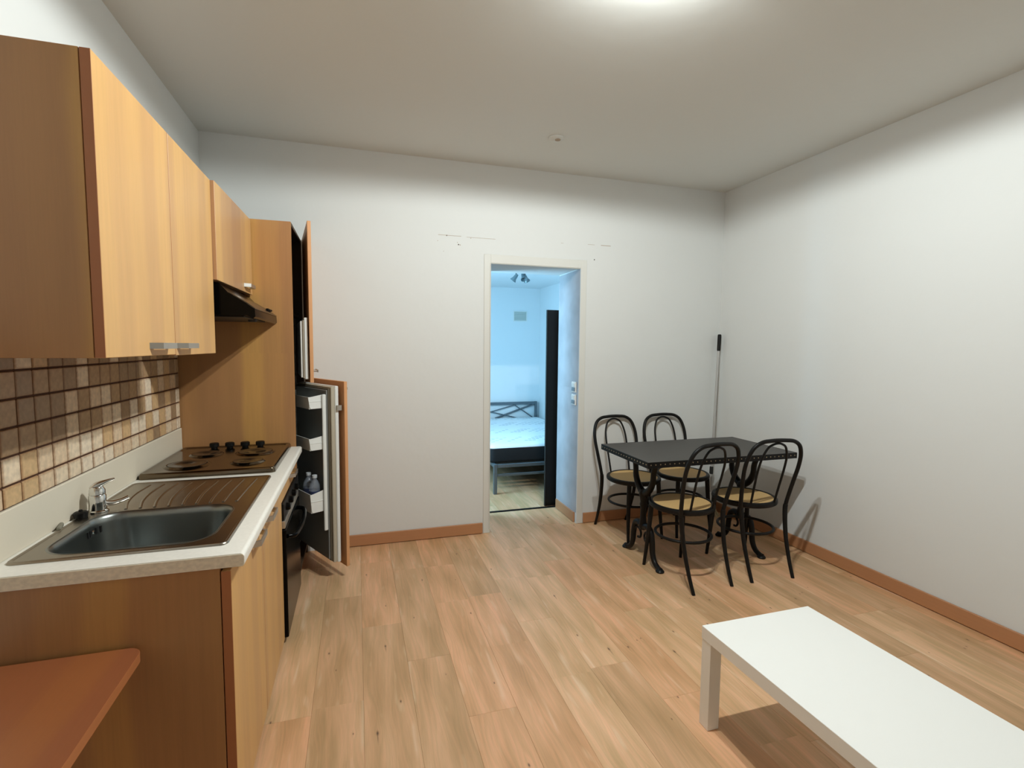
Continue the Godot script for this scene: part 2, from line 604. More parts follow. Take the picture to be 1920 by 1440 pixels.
# ------------------------------------------------------------------ shell
func build_shell() -> void:
	var t := 0.12
	struct("floor", B(V(LX - t, -0.14, -WT), V(W + t, -0.014, ZF + t)), M.subfloor)
	struct("ceiling", B(V(LX - t, CH, 0.0), V(W + t, CH + t, ZF + t)), M.ceiling)
	struct("wall_left", B(V(LX - t, -0.14, 0.0), V(LX, CH, ZF)), M.wall)
	struct("wall_right", B(V(W, -0.14, 0.0), V(W + t, CH, ZF)), M.wall)
	struct("wall_front", B(V(LX - t, -0.14, ZF), V(W + t, CH, ZF + t)), M.wall)
	var g := B(V(LX - t, -0.14, -WT), V(DX0, CH + t, 0.0))
	g.box(V(DX1, -0.14, -WT), V(W + t, CH + t, 0.0))
	g.box(V(DX0, DH, -WT), V(DX1, CH + t, 0.0))
	var back := struct("wall_back", g, M.wall)
	# the seam of the filled-in casing, and what an old rail left in the plaster
	g = G.new()
	g.xf = Transform3D(Basis(Vector3(0, 0, 1), -0.004), V(2.196, 2.132, 0.0))
	g.box(V(-0.36, -0.0028, -0.004), V(0.36, 0.0028, 0.0012))
	obj("crack", g, M.crack, back)
	for s in [[1.49, 2.253, 1.66, 0.0014], [1.70, 2.25, 1.92, 0.001], [2.795, 2.262, 2.882, 0.0022], [2.68, 2.262, 2.74, 0.001], [2.45, 2.257, 2.47, 0.001]]:
		obj("plaster_scar", B(V(s[0], s[1] - s[3], -0.002), V(s[2], s[1] + s[3], 0.0012)), M.scar, back)
	for s in [[1.553, 2.252, 0.006], [1.487, 2.21, 0.0035], [1.732, 2.244, 0.004], [1.632, 2.207, 0.004], [1.64, 2.192, 0.006], [1.652, 2.19, 0.005], [1.53, 2.138, 0.003], [2.74, 2.146, 0.006]]:
		g = G.new()
		g.xf = Transform3D(Basis(Vector3.RIGHT, PI / 2), V(s[0], s[1], -0.001))
		g.lathe([Vector2(0, -0.001), Vector2(s[2], -0.001), Vector2(s[2] * 0.7, 0.002), Vector2(0, 0.0022)], 10)
		obj("nail_hole", g, M.crack if s[2] == 0.006 else M.scar, back)
	# painted casing around the doorway, a few millimetres proud
	g = B(V(DX0 - 0.052, 0.0, 0.0005), V(DX0 + 0.0, DH + 0.064, 0.006), 0.002)
	g.box(V(DX0 - 0.006, 0.03, 0.0065), V(DX0, DH, 0.012), 0.002)
	g.box(V(DX1, 0.0, 0.0005), V(DX1 + 0.052, DH + 0.064, 0.006), 0.002)
	g.box(V(DX0, DH, 0.0005), V(DX1, DH + 0.064, 0.006), 0.002)
	g.box(V(DX0, DH - 0.005, -0.05), V(DX1, DH - 0.0005, 0.004), 0.002)
	var tr := struct("trim_1", g, M.paint)
	tr.set_meta("label", "cream painted casing around the open doorway")
	# skirting boards
	var bz := 0.0145
	var bh := 0.086
	struct("baseboard_back", B(V(0.62, 0.004, 0.0008), V(DX0 - 0.057, bh, bz), 0.003, 0), M.skirting)
	struct("baseboard_back", B(V(DX1 + 0.057, 0.004, 0.0008), V(W - 0.001, bh, bz), 0.003, 0), M.skirting)
	struct("baseboard_right", B(V(W - bz, 0.004, bz + 0.001), V(W - 0.0008, bh, ZF - 0.01), 0.003, 2), M.skirting)
	struct("baseboard_jamb", B(V(DX1 - bz, 0.004, -WT + 0.02), V(DX1 - 0.0008, bh, -0.03), 0.003, 2), M.skirting)
	# greyish bare plaster on the deep right jamb
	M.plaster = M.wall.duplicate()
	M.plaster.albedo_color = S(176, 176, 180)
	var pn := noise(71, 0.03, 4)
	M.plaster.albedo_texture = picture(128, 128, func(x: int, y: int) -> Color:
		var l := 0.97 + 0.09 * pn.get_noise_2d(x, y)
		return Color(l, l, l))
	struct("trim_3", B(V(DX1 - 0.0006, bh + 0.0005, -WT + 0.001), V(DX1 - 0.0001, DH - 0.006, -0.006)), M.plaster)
	# black strip on the sill
	struct("trim_2", B(V(DX0 + 0.001, -0.012, -WT - 0.03), V(DX1 + 0.4, 0.006, -WT + 0.0), 0.002), M.black)
	# bedroom
	struct("floor", B(V(BL - t, -0.14, BZ - t), V(BX + t, -0.014, -WT)), M.subfloor)
	struct("ceiling", B(V(BL - t, BH, BZ - t), V(BX + t, BH + t, -WT)), M.wall_cool)
	struct("wall_bedroom_far", B(V(BL - t, -0.14, BZ - t), V(BX + t, BH, BZ)), M.wall_cool)
	struct("wall_bedroom_right", B(V(BX, -0.14, BZ), V(BX + t, BH, -WT)), M.wall_cool)
	g = B(V(BL - t, -0.14, BZ), V(BL, 0.8, -WT))
	g.box(V(BL - t, 2.0, BZ), V(BL, BH, -WT))
	g.box(V(BL - t, 0.8, BZ), V(BL, 2.0, -1.12))
	g.box(V(BL - t, 0.8, -0.5), V(BL, 2.0, -WT))
	struct("wall_bedroom_left", g, M.wall_cool)
	g = G.new()
	for q in [[0.8, 0.85, -1.12, -0.5], [1.95, 2.0, -1.12, -0.5], [0.85, 1.95, -1.12, -1.07], [0.85, 1.95, -0.55, -0.5]]:
		g.box(V(BL - 0.09, q[0], q[2]), V(BL - 0.03, q[1], q[3]), 0.004)
	var win := struct("window_1", g, M.paint)
	for q in [[-1.07, -0.55]]:
		obj("pane", B(V(BL - 0.065, 0.85, q[0]), V(BL - 0.055, 1.95, q[1])), M.pane, win)

# ------------------------------------------------------------------ floor planks, one by one
func plank(x0: float, x1: float, z0: float, z1: float, parent: Node3D, rng: RandomNumberGenerator) -> void:
	var g := G.new()
	var b := 0.0005
	var gap := 0.00025
	var top := rng.randf_range(-0.0002, 0.0002)
	g.box(V(x0 + gap, -0.0135, z0 + gap), V(x1 - gap, top, z1 - gap), b, 2)
	# the printed board: map metres from this board's own corner, sometimes turned about
	var fu := rng.randf() < 0.5
	var fv := rng.randf() < 0.5
	var off := rng.randf()
	for i in g.v.size():
		var p: Vector3 = g.v[i]
		var u := (p.x - x0) if fu else (x1 - p.x)
		var w := (p.z - z0) if fv else (z1 - p.z)
		g.uv[i] = Vector2(u, w + off)
	obj("plank", g, M.planks[rng.randi_range(0, M.planks.size() - 1)], parent)

func build_planks() -> void:
	var rng := RandomNumberGenerator.new()
	rng.seed = 20
	var floor_main: Node3D = get_node("floor")
	var pitch := 0.197
	var L := 1.39
	# where the photo shows the end joints of a row
	var known := {1: 1.70, 2: 0.76, 3: 1.117, 4: 1.46, 5: 0.49, 6: 0.95, 7: 1.29, 8: 1.744, 9: 0.62, 10: 1.35}
	for k in range(-3, 19):
		var x0 := 0.33 + pitch * k
		var x1 := minf(x0 + pitch, W)
		x0 = maxf(x0, LX)
		if x1 - x0 < 0.01: continue
		var zs := 0.0
		if x1 > DX0 and x0 < DX1: zs = -WT
		var j: float = known.get(k, rng.randf_range(0.2, 1.39))
		while j - L > zs + 0.12: j -= L
		var a := zs
		while a < ZF - 0.01:
			var b := minf(j, ZF)
			if b - a > 0.02:
				# a row that is half inside the doorway keeps its notch at the wall
				if zs < 0.0 and a < 0.0:
					plank(maxf(x0, DX0), minf(x1, DX1), a, minf(b, 0.0) if x0 < DX0 or x1 > DX1 else b, floor_main, rng)
					if (x0 < DX0 or x1 > DX1) and b > 0.0: plank(x0, x1, 0.0, b, floor_main, rng)
				else:
					plank(x0, x1, a, b, floor_main, rng)
			a = b
			j += L
	var fb: Node3D = get_node("floor_001")
	for k in range(4, 16):
		var x0 := maxf(0.33 + pitch * k, BL)
		var x1 := minf(0.33 + pitch * (k + 1), BX)
		if x1 - x0 < 0.01: continue
		var z := -WT
		var ln := rng.randf_range(0.35, 1.39)
		while z > BZ + 0.01:
			var z2 := maxf(z - ln, BZ)
			plank(x0, x1, z2, z, fb, rng)
			z = z2
			ln = L

# ------------------------------------------------------------------ wall tiles
func build_tiles() -> void:
	var rng := RandomNumberGenerator.new()
	rng.seed = 4
	var wl: Node3D = get_node("wall_left")
	obj("grout", B(V(LX + 0.0003, 0.99, 0.575), V(LX + 0.0045, 1.452, 2.62)), M.grout, wl)
	var pv := 0.0795
	var ph := 0.082
	var gap := 0.0058
	for r in range(-1, 5):
		var y0 := 1.053 + pv * r
		var y1 := y0 + pv
		y0 = maxf(y0, 0.992)
		for c in range(-8, 18):
			var z1 := 2.028 - ph * c
			var z0 := maxf(z1 - ph, 0.578)
			if z1 - z0 < 0.012: continue
			var g := G.new()
			var tilt := rng.randf_range(-0.0006, 0.0006)
			g.box(V(LX + 0.004, y0 + gap / 2, z0 + gap / 2), V(LX + 0.0105 + tilt, y1 - gap / 2, z1 - gap / 2), 0.0022)
			for i in g.v.size():
				var p: Vector3 = g.v[i]
				g.uv[i] = Vector2((p.z - z0) / ph, (p.y - (1.053 + pv * r)) / pv)
			var dark := rng.randf() < (0.12 if r < 1 else (0.7 if (r == 1 and c < 7) else (0.72 if r >= 2 else 0.3)))  # tile tones vary; upper rows darker, with the wall cabinet's shade put in
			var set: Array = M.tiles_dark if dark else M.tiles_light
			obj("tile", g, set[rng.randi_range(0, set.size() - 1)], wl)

# ------------------------------------------------------------------ kitchen
# bow handle along z on a front that faces +x
func handle(parent: Node3D, at: Vector3, length: float, along := 2, out := Vector3.RIGHT) -> void:
	var g := G.new()
	var d := Vector3.ZERO
	d[along] = 1.0
	var up := d.cross(out).normalized()
	g.xf = Transform3D(Basis(d, up, d.cross(up)), at)
	# local: x along, y up or down, z out or in
	var s := 1.0 if d.cross(up).dot(out) > 0.0 else -1.0
	var h := length / 2.0
	var p := PackedVector2Array([Vector2(-h, 0), Vector2(-h * 0.86, 0.0), Vector2(-h * 0.62, 0.0255), Vector2(h * 0.62, 0.0255), Vector2(h * 0.86, 0.0), Vector2(h, 0), Vector2(h * 0.78, 0.031), Vector2(-h * 0.78, 0.031)])
	for i in p.size(): p[i].y *= s
	g.xf = g.xf * Transform3D(Basis(Vector3.RIGHT, Vector3(0, 0, 1), Vector3(0, -1, 0)), Vector3.ZERO)
	g.prism(p, -0.009, 0.009, 1, 0.95)
	obj("handle", g, M.alu, parent)

func door_slab(called: String, lo: Vector3, hi: Vector3, m: Material, parent: Node3D) -> Node3D:
	var d := obj(called, B(lo, hi, 0.0015), m, parent)
	return d

func build_kitchen() -> void:
	# ---- upper cabinet with two doors
	var u := thing("wall_cabinet", "large beech wall cabinet with two tall doors above the tiled splashback", "cabinet", V(LX + 0.001, 1.413, 2.25), -0.006)
	var g := G.new()
	var D := 0.325
	g.box(V(0.001, 0.0, -0.018), V(D, 0.722, 0.0), 0.001)
	g.box(V(0.001, 0.0, -0.98), V(D, 0.722, -0.962), 0.001)
	g.box(V(0.001, 0.0, -0.962), V(D, 0.018, -0.018))
	g.box(V(0.001, 0.704, -0.962), V(D, 0.722, -0.018))
	g.box(V(0.001, 0.018, -0.962), V(0.006, 0.704, -0.018))
	g.box(V(0.006, 0.35, -0.962), V(D - 0.02, 0.368, -0.018))
	obj("body", g, M.panel, u)
	var z := [[-0.4885, 0.0], [-0.98, -0.4915]]
	for i in 2:
		var d := door_slab("door", V(D + 0.002, 0.0 - 0.003 * i, z[i][0]), V(D + 0.024, 0.722, z[i][1]), M.beech if i == 0 else M.beech2, u)
		obj("edge_band", B(V(D + 0.0022, 0.001 - 0.003 * i, z[i][1] - 0.0003), V(D + 0.0236, 0.721, z[i][1] + 0.0008)), M.edge_dark, d)
		handle(d, V(D + 0.024, 0.03, -0.345 if i == 0 else -0.575), 0.15)
	# ---- cabinet over the hood
	var hc := thing("wall_cabinet", "small beech wall cabinet with a single door over the black cooker hood", "cabinet", V(LX + 0.016, 1.722, 1.263), -0.020)
	D = 0.331
	g = G.new()
	g.box(V(0.001, 0.0, -0.018), V(D, 0.413, 0.0))
	g.box(V(0.001, 0.0, -0.687), V(D, 0.413, -0.669))
	g.box(V(0.001, 0.0, -0.669), V(D, 0.018, -0.018))
	g.box(V(0.001, 0.395, -0.669), V(D, 0.413, -0.018))
	g.box(V(0.001, 0.018, -0.669), V(0.006, 0.395, -0.018))
	obj("body", g, M.panel, hc)
	var hd := door_slab("door", V(D + 0.004, 0.0, -0.686), V(D + 0.024, 0.413, 0.0), M.beech2, hc)
	handle(hd, V(D + 0.024, 0.035, -0.56), 0.14)
	# ---- cooker hood
	var ho := thing("cooker_hood", "slim black cooker hood with a sloping front under the small cabinet", "cooker hood", V(LX, 1.565, 1.22))
	g = G.new()
	g.xf = Transform3D(Basis(), V(0, 0, 0))
	var prof := PackedVector2Array([Vector2(0.002, 0.012), Vector2(0.47, 0.012), Vector2(0.497, 0.0), Vector2(0.505, 0.008), Vector2(0.503, 0.04), Vector2(0.47, 0.066), Vector2(0.40, 0.11), Vector2(0.362, 0.152), Vector2(0.002, 0.152)])
	g.prism(prof, -0.642, 0.0, 1, 0.93)
	obj("body", g, M.black_gloss, ho)
	# the front strip, following the slope
	var sl := Vector2(0.47, 0.066) - Vector2(0.503, 0.04)
	var nv := Vector2(0.026, 0.033).normalized()
	g = G.new()
	g.prism(PackedVector2Array([Vector2(0.503, 0.041) + nv * 0.0006, Vector2(0.399, 0.111) + nv * 0.0006, Vector2(0.3995, 0.1115) + nv * 0.003, Vector2(0.4715, 0.067) + nv * 0.003, Vector2(0.5035, 0.042) + nv * 0.003]), -0.641, -0.001, 1, 0.9)
	var strip := obj("front_panel", g, mat(S(70, 66, 60), 0.25, 0.6), ho)
	for k in 3:
		g = G.new()
		g.box(V(0.474, 0.066, -0.60 + k * 0.05), V(0.489, 0.076, -0.575 + k * 0.05), 0.003)
		obj("slider", g, M.black, strip)
	obj("filter", B(V(0.04, 0.006, -0.60), V(0.45, 0.0115, -0.05), 0.001), M.dark, ho)
	g = G.new()
	g.lathe([Vector2(0, -0.008), Vector2(0.018, -0.006), Vector2(0.022, 0.006), Vector2(0, 0.006)], 14, V(0.44, 0.002, -0.30))
	obj("lamp_cover", g, M.dark, ho)
	# ---- sink base unit
	var b := thing("base_cabinet", "beech base cabinet with two doors and a bare end panel under the sink", "cabinet", V(LX, 0, 2.157))
	var X := 0.555
	g = B(V(0.001, 0.0005, -0.019), V(X, 0.8185, 0.0), 0.001)
	obj("end_panel", g, M.panel2, b)
	g = G.new()
	g.box(V(0.001, 0.1, -0.996), V(X, 0.8185, -0.978))
	g.box(V(0.001, 0.1, -0.978), V(X, 0.118, -0.0195))
	g.box(V(0.001, 0.118, -0.978), V(0.008, 0.6, -0.0195))
	obj("body", g, M.inside, b)
	obj("plinth", B(V(X - 0.05, 0.0005, -0.99), V(X - 0.035, 0.0995, -0.0195)), M.panel2, b)
	var zz := [[-0.497, -0.001], [-0.995, -0.500]]
	for i in 2:
		var d2 := door_slab("door", V(X + 0.003, 0.03, zz[i][0]), V(X + 0.028, 0.808, zz[i][1]), M.beech if i == 0 else M.beech2, b)
		obj("edge_band", B(V(X + 0.0032, 0.031, zz[i][1] - 0.0003), V(X + 0.0276, 0.807, zz[i][1] + 0.0008)), M.edge_dark, d2)
		handle(d2, V(X + 0.028, 0.77, -0.355 if i == 0 else -0.615), 0.15)
	# ---- oven
	var ov := thing("oven", "built-in black glass oven with a curved handle under the hob", "oven", V(LX, 0, 1.158))
	g = B(V(0.02, 0.1, -0.575), V(0.55, 0.69, -0.003))
	obj("body", g, M.dark, ov)
	obj("plinth", B(V(X - 0.05, 0.0005, -0.575), V(X - 0.035, 0.0995, -0.003)), M.panel2, ov)
	obj("door", B(V(0.552, 0.03, -0.578), V(0.60, 0.565, -0.004), 0.004), M.black_gloss, ov)
	obj("control_panel", B(V(0.552, 0.612, -0.578), V(0.592, 0.692, -0.004), 0.003), M.black, ov)
	obj("vent_strip", B(V(0.552, 0.571, -0.578), V(0.596, 0.608, -0.004), 0.002), M.alu, ov)
	for k in 4:
		g = G.new()
		g.xf = Transform3D(Basis(Vector3(0, 0, 1), -PI / 2), V(0.5922, 0.652, -0.10 - k * 0.12))
		g.lathe([Vector2(0.019, 0.0), Vector2(0.017, 0.016), Vector2(0.012, 0.019), Vector2(0, 0.019)], 18)
		obj("knob", g, M.black_gloss, ov)
	g = G.new()
	g.tube(curve([V(0.60, 0.515, -0.06), V(0.63, 0.512, -0.08), V(0.642, 0.51, -0.16), V(0.648, 0.51, -0.29), V(0.642, 0.51, -0.42), V(0.63, 0.512, -0.50), V(0.60, 0.515, -0.52)], 6), 0.011, 10)
	obj("handle", g, M.black_gloss, ov)
	var fa := thing("fascia_drawer", "narrow beech fascia strip between the worktop and the oven", "drawer front", V(LX, 0.698, 1.158))
	obj("front", B(V(X + 0.008, 0.0, -0.578), V(X + 0.028, 0.111, -0.002), 0.0015), M.beech, fa)
	obj("rail", B(V(0.03, 0.02, -0.575), V(X + 0.0075, 0.10, -0.003)), M.inside, fa)
	handle(fa, V(X + 0.028, 0.058, -0.36), 0.15)
	# ---- worktop, cut out for the bowl of the sink
	var wt := thing("worktop", "white speckled kitchen worktop with rounded front edge and raw near end", "worktop", V(LX, 0.82, 2.163))
	g = G.new()
	var pr := PackedVector2Array()
	pr.append(Vector2(0.001, 0)); pr.append(Vector2(0.04, 0)); pr.append(Vector2(0.04, 0.038)); pr.append(Vector2(0.001, 0.038))
	var zl := 0.001 - 1.588
	g.prism(pr, zl, 0, 2)
	var front := PackedVector2Array([Vector2(0.512, 0.0), Vector2(0.612, 0.0)])
	for k in 7:
		var a := -PI / 2 + PI / 2 * k / 6.0
		front.append(Vector2(0.612 + 0.008 * cos(a), 0.008 + 0.008 * sin(a)))
	for k in 7:
		var a2 := PI / 2 * k / 6.0
		front.append(Vector2(0.608 + 0.012 * cos(a2), 0.026 + 0.012 * sin(a2)))
	front.append(Vector2(0.512, 0.038))
	g.prism(front, zl, 0, 2)
	g.box(V(0.04, 0, zl), V(0.512, 0.038, -0.535), 0.0, 0)
	g.box(V(0.04, 0, -0.10), V(0.512, 0.038, 0.0), 0.0, 0)
	obj("slab", g, M.worktop, wt)
	g = G.new()
	var ep := front.duplicate()
	ep[0].x = 0.002; ep[ep.size() - 1].x = 0.002
	for i in ep.size(): ep[i] = Vector2(minf(ep[i].x, 0.6185), clampf(ep[i].y, 0.0012, 0.0355))
	g.prism(ep, 0.0002, 0.0018)
	var ee := obj("end_strip", g, M.raw_edge, wt)
	ee.set_meta("label", "raw grey-beige cut end")
	g = B(V(0.001, 0.0382, zl), V(0.014, 0.171, 0.2), 0.003, 2)
	obj("upstand", g, mat(S(222, 212, 192), 0.5), wt)
	# ---- sink
	var sk := thing("kitchen_sink", "stainless steel inset sink with ridged drainboard set in the white worktop", "sink", V(LX, 0.8585, 2.088))
	g = G.new()
	# local z runs away from the camera as negative
	var zf := -0.826
	var rings := []
	rings.append(rrect(0.030, 0.561, zf, 0.0, 0.022, 0.0002))
	rings.append(rrect(0.032, 0.559, zf + 0.002, -0.002, 0.021, 0.0058))
	rings.append(rrect(0.036, 0.555, zf + 0.006, -0.006, 0.018, 0.0068))
	rings.append(rrect(0.042, 0.549, zf + 0.012, -0.012, 0.016, 0.0042))
	g.loft(rings)
	var sheet := []
	sheet.append(rrect(0.042, 0.549, zf + 0.012, -0.012, 0.016, 0.0042))
	sheet.append(rrect(0.074, 0.509, -0.425, -0.032, 0.095, 0.0042))
	g.loft(sheet)
	var st := obj("drainboard", g, M.steel, sk)
	g = G.new()
	var bowl := []
	bowl.append(rrect(0.073, 0.510, -0.426, -0.031, 0.096, 0.0042))
	bowl.append(rrect(0.0755, 0.5075, -0.4235, -0.0335, 0.094, 0.0055))
	bowl.append(rrect(0.081, 0.502, -0.418, -0.039, 0.09, 0.0036))
	bowl.append(rrect(0.086, 0.497, -0.413, -0.044, 0.087, -0.006))
	bowl.append(rrect(0.088, 0.495, -0.411, -0.046, 0.086, -0.02))
	for k in 6:
		var q := k / 5.0
		bowl.append(rrect(0.089 + 0.008 * q, 0.494 - 0.008 * q, -0.41 + 0.008 * q, -0.047 - 0.008 * q, 0.086, -0.04 - 0.075 * q))
	for k in 5:
		var q2 := (k + 1) / 5.0
		var s2 := 1.0 - cos(q2 * PI / 2)
		bowl.append(rrect(0.097 + 0.04 * s2, 0.486 - 0.04 * s2, -0.402 + 0.04 * s2, -0.055 - 0.04 * s2, 0.086 - 0.02 * s2, -0.115 - 0.032 * sin(q2 * PI / 2)))
	var cen := []
	for k in 44: cen.append(V(0.29 + 0.03 * cos(TAU * k / 44.0 + 0.02), -0.151, -0.228 + 0.03 * sin(TAU * k / 44.0 + 0.02)))
	bowl.append(cen)
	g.loft(bowl)
	obj("bowl", g, M.bowl, sk)
	g = G.new()
	g.lathe([Vector2(0.036, -0.1502), Vector2(0.032, -0.148), Vector2(0.024, -0.1505), Vector2(0.0, -0.1505)], 24, V(0.29, 0, -0.228), true)
	obj("drain", g, M.chrome, sk)
	# overflow slots in the back wall of the bowl
	for k in 5:
		var zs := -0.335 + (k - 2) * 0.015
		var dz := minf(zs + 0.324, 0.0) / 0.086
		var xs := 0.0895 + 0.086 * (1.0 - sqrt(1.0 - dz * dz))
		if k == 2:
			g = G.new()
			g.xf = Transform3D(Basis(Vector3(0, 0, 1), -PI / 2), V(xs, -0.034, zs))
			g.lathe([Vector2(0.006, 0.0), Vector2(0.005, 0.004), Vector2(0, 0.005)], 12)
			obj("overflow_screw", g, M.chrome, sk)
		else:
			obj("overflow_slot", B(V(xs - 0.012, -0.046, zs - 0.004), V(xs + 0.0025, -0.024, zs + 0.004), 0.001), M.hole, sk)
	# pressed ridges that run down to the bowl
	for k in 9:
		var x := 0.10 + 0.05 * k
		var bend := 0.05 * (1.0 - k / 9.0)
		g = G.new()
		g.tube(curve([V(x - 0.012 + bend * 1.1, 0.0030, -0.445), V(x - 0.006 + bend * 0.4, 0.0034, -0.54), V(x, 0.0034, -0.65), V(x + 0.006, 0.0030, -0.775)], 6), 0.0038, 8, false, 1.6)
		obj("ridge", g, M.steel, sk)
	# ---- mixer tap
	var tp := thing("mixer_tap", "short chrome mixer tap on the back rim of the sink", "tap", V(0.042, 0.8635, 1.645))
	g = G.new()
	g.lathe([Vector2(0.031, 0.0), Vector2(0.031, 0.004), Vector2(0.026, 0.007), Vector2(0.0245, 0.03), Vector2(0.025, 0.056), Vector2(0.022, 0.06), Vector2(0, 0.061)], 26)
	obj("base", g, M.chrome, tp)
	g = G.new()
	g.tube(curve([V(0.012, 0.026, -0.006), V(0.034, 0.021, -0.02), V(0.055, 0.024, -0.036), V(0.072, 0.030, -0.05)], 5), [0.010, 0.0098, 0.0096, 0.0094, 0.0092, 0.009, 0.0088, 0.0086, 0.0084, 0.0082, 0.008, 0.008, 0.008, 0.008, 0.008, 0.008], 12)
	obj("spout", g, M.chrome, tp)
	g = G.new()
	g.lathe([Vector2(0.0235, 0.061), Vector2(0.023, 0.076), Vector2(0.017, 0.087), Vector2(0, 0.09)], 22)
	g.tube(curve([V(-0.016, 0.080, 0.006), V(0.004, 0.093, -0.002), V(0.024, 0.101, -0.014), V(0.042, 0.105, -0.028)], 5), [0.008, 0.010, 0.011, 0.012, 0.0125, 0.012, 0.011, 0.010, 0.009, 0.008, 0.007, 0.0065, 0.006, 0.0055, 0.005, 0.0045], 10, false, 0.8)
	obj("lever", g, M.chrome, tp)
	var pl := thing("sink_plug", "black rubber plug lying on the sink rim behind the tap", "plug", V(0.018, 0.8635, 1.705))
	g = G.new()
	g.lathe([Vector2(0, 0), Vector2(0.019, 0), Vector2(0.021, 0.016), Vector2(0.016, 0.02), Vector2(0.006, 0.021), Vector2(0.005, 0.026), Vector2(0, 0.027)], 20)
	obj("stopper", g, M.black, pl)
	var sq := thing("scouring_pad", "small grey folded pad against the upstand left of the tap", "scouring pad", V(0.004, 0.8585, 1.80))
	g = G.new()
	g.xf = Transform3D(Basis(Vector3.UP, 0.3), V(0, 0, 0))
	g.box(V(-0.006, 0.0, -0.028), V(0.006, 0.014, 0.028), 0.003)
	obj("pad", g, mat(S(128, 124, 108), 0.8), sq)
	# ---- hob
	var hb := thing("hob", "stainless steel electric hob with four cooking plates and four black knobs", "hob", V(0.0, 0.8585, 1.199))
	g = G.new()
	rings = []
	var hz := -0.618
	rings.append(rrect(0.0, 0.545, hz, 0.0, 0.02, 0.0002))
	rings.append(rrect(0.001, 0.544, hz + 0.001, -0.001, 0.019, 0.018))
	rings.append(rrect(0.006, 0.539, hz + 0.006, -0.006, 0.018, 0.0255))
	rings.append(rrect(0.014, 0.531, hz + 0.014, -0.014, 0.016, 0.0258))
	rings.append(rrect(0.026, 0.519, hz + 0.026, -0.026, 0.014, 0.0205))
	var hc2 := []
	for k in 44: hc2.append(V(0.27 + 0.02 * cos(TAU * k / 44.0), 0.0205, -0.3 + 0.02 * sin(TAU * k / 44.0)))
	rings.append(hc2)
	var one := []
	for k in 44: one.append(V(0.27, 0.0205, -0.3))
	rings.append(one)
	g.loft(rings)
	obj("top", g, M.hob, hb)
	for q in [[0.145, -0.165, 0.094], [0.165, -0.405, 0.076], [0.40, -0.175, 0.076], [0.395, -0.405, 0.094]]:
		g = G.new()
		var R: float = q[2]
		g.lathe([Vector2(R * 0.86, 0.0105), Vector2(R * 0.84, 0.0155), Vector2(R * 0.25, 0.0155), Vector2(R * 0.22, 0.0135), Vector2(0, 0.0135)], 36, V(q[0], 0.013, q[1]), true)
		var bp := obj("hot_plate", g, M.plate, hb)
		g = G.new()
		g.lathe([Vector2(R * 1.03, 0.0068), Vector2(R * 0.97, 0.011), Vector2(R * 0.9, 0.0142), Vector2(R * 0.865, 0.0125), Vector2(R * 0.865, 0.0075)], 40, V(q[0], 0.0138, q[1]), true)
		obj("trim_ring", g, M.hob, bp)
	for k in 4:
		g = G.new()
		g.lathe([Vector2(0.016, 0.0), Vector2(0.016, 0.008), Vector2(0.0235, 0.010), Vector2(0.023, 0.027), Vector2(0.019, 0.030), Vector2(0, 0.030)], 20, V(0.162 + 0.076 * k, 0.0208, -0.567))
		obj("knob", g, M.black, hb)
	# ---- cherry coloured fold-out table top in the foreground
	var ct := thing("wall_table", "reddish brown wooden table top with a rounded corner beside the base cabinet", "table", V(LX, 0.604, 2.17))
	var pts := PackedVector2Array()
	pts.append(Vector2(0.002, 1.5)); pts.append(Vector2(0.392, 1.5))
	for k in 9:
		var a3 := PI / 2 * k / 8.0
		pts.append(Vector2(0.332 + 0.04 * cos(a3), 0.04 - 0.04 * sin(a3)))
	pts.append(Vector2(0.002, 0.0))
	g = G.new()
	g.xf = Transform3D(Basis(Vector3(1, 0, 0), Vector3(0, 0, 1), Vector3(0, -1, 0)), V(0, 0.025, 0))
	g.prism(pts, 0.0, 0.0245, 1)
	obj("edge_band", g, M.cherry_edge, ct)
	g = G.new()
	g.xf = Transform3D(Basis(Vector3(1, 0, 0), Vector3(0, 0, 1), Vector3(0, -1, 0)), V(0, 0.0255, 0))
	var pts2 := PackedVector2Array()
	for p in pts: pts2.append(Vector2(maxf(p.x - 0.001, 0.002), maxf(p.y, 0.001)))
	g.prism(pts2, 0.0, 0.0008, 1)
	obj("tabletop", g, M.cherry, ct)
	for k in 2:
		g = G.new()
		g.prism(PackedVector2Array([Vector2(0.002, -0.25), Vector2(0.02, -0.25), Vector2(0.25, -0.02), Vector2(0.25, 0.0), Vector2(0.002, 0.0)]), 0.55 + k * 0.7, 0.575 + k * 0.7)
		obj("bracket", g, M.cherry, ct)

# ------------------------------------------------------------------ tall unit, fridge
# a hinged leaf: local x along the leaf from its hinge, local z towards the inside
func leaf(parent: Node3D, called: String, g: G, m: Material, hinge: Vector3, open: float) -> MeshInstance3D:
	var o := obj(called, g, m, parent)
	var d := Vector3(sin(open), 0, cos(open))
	var inn := Vector3(-cos(open), 0, sin(open))
	o.transform = Transform3D(Basis(d, d.cross(inn) * -1.0, inn), hinge)
	return o

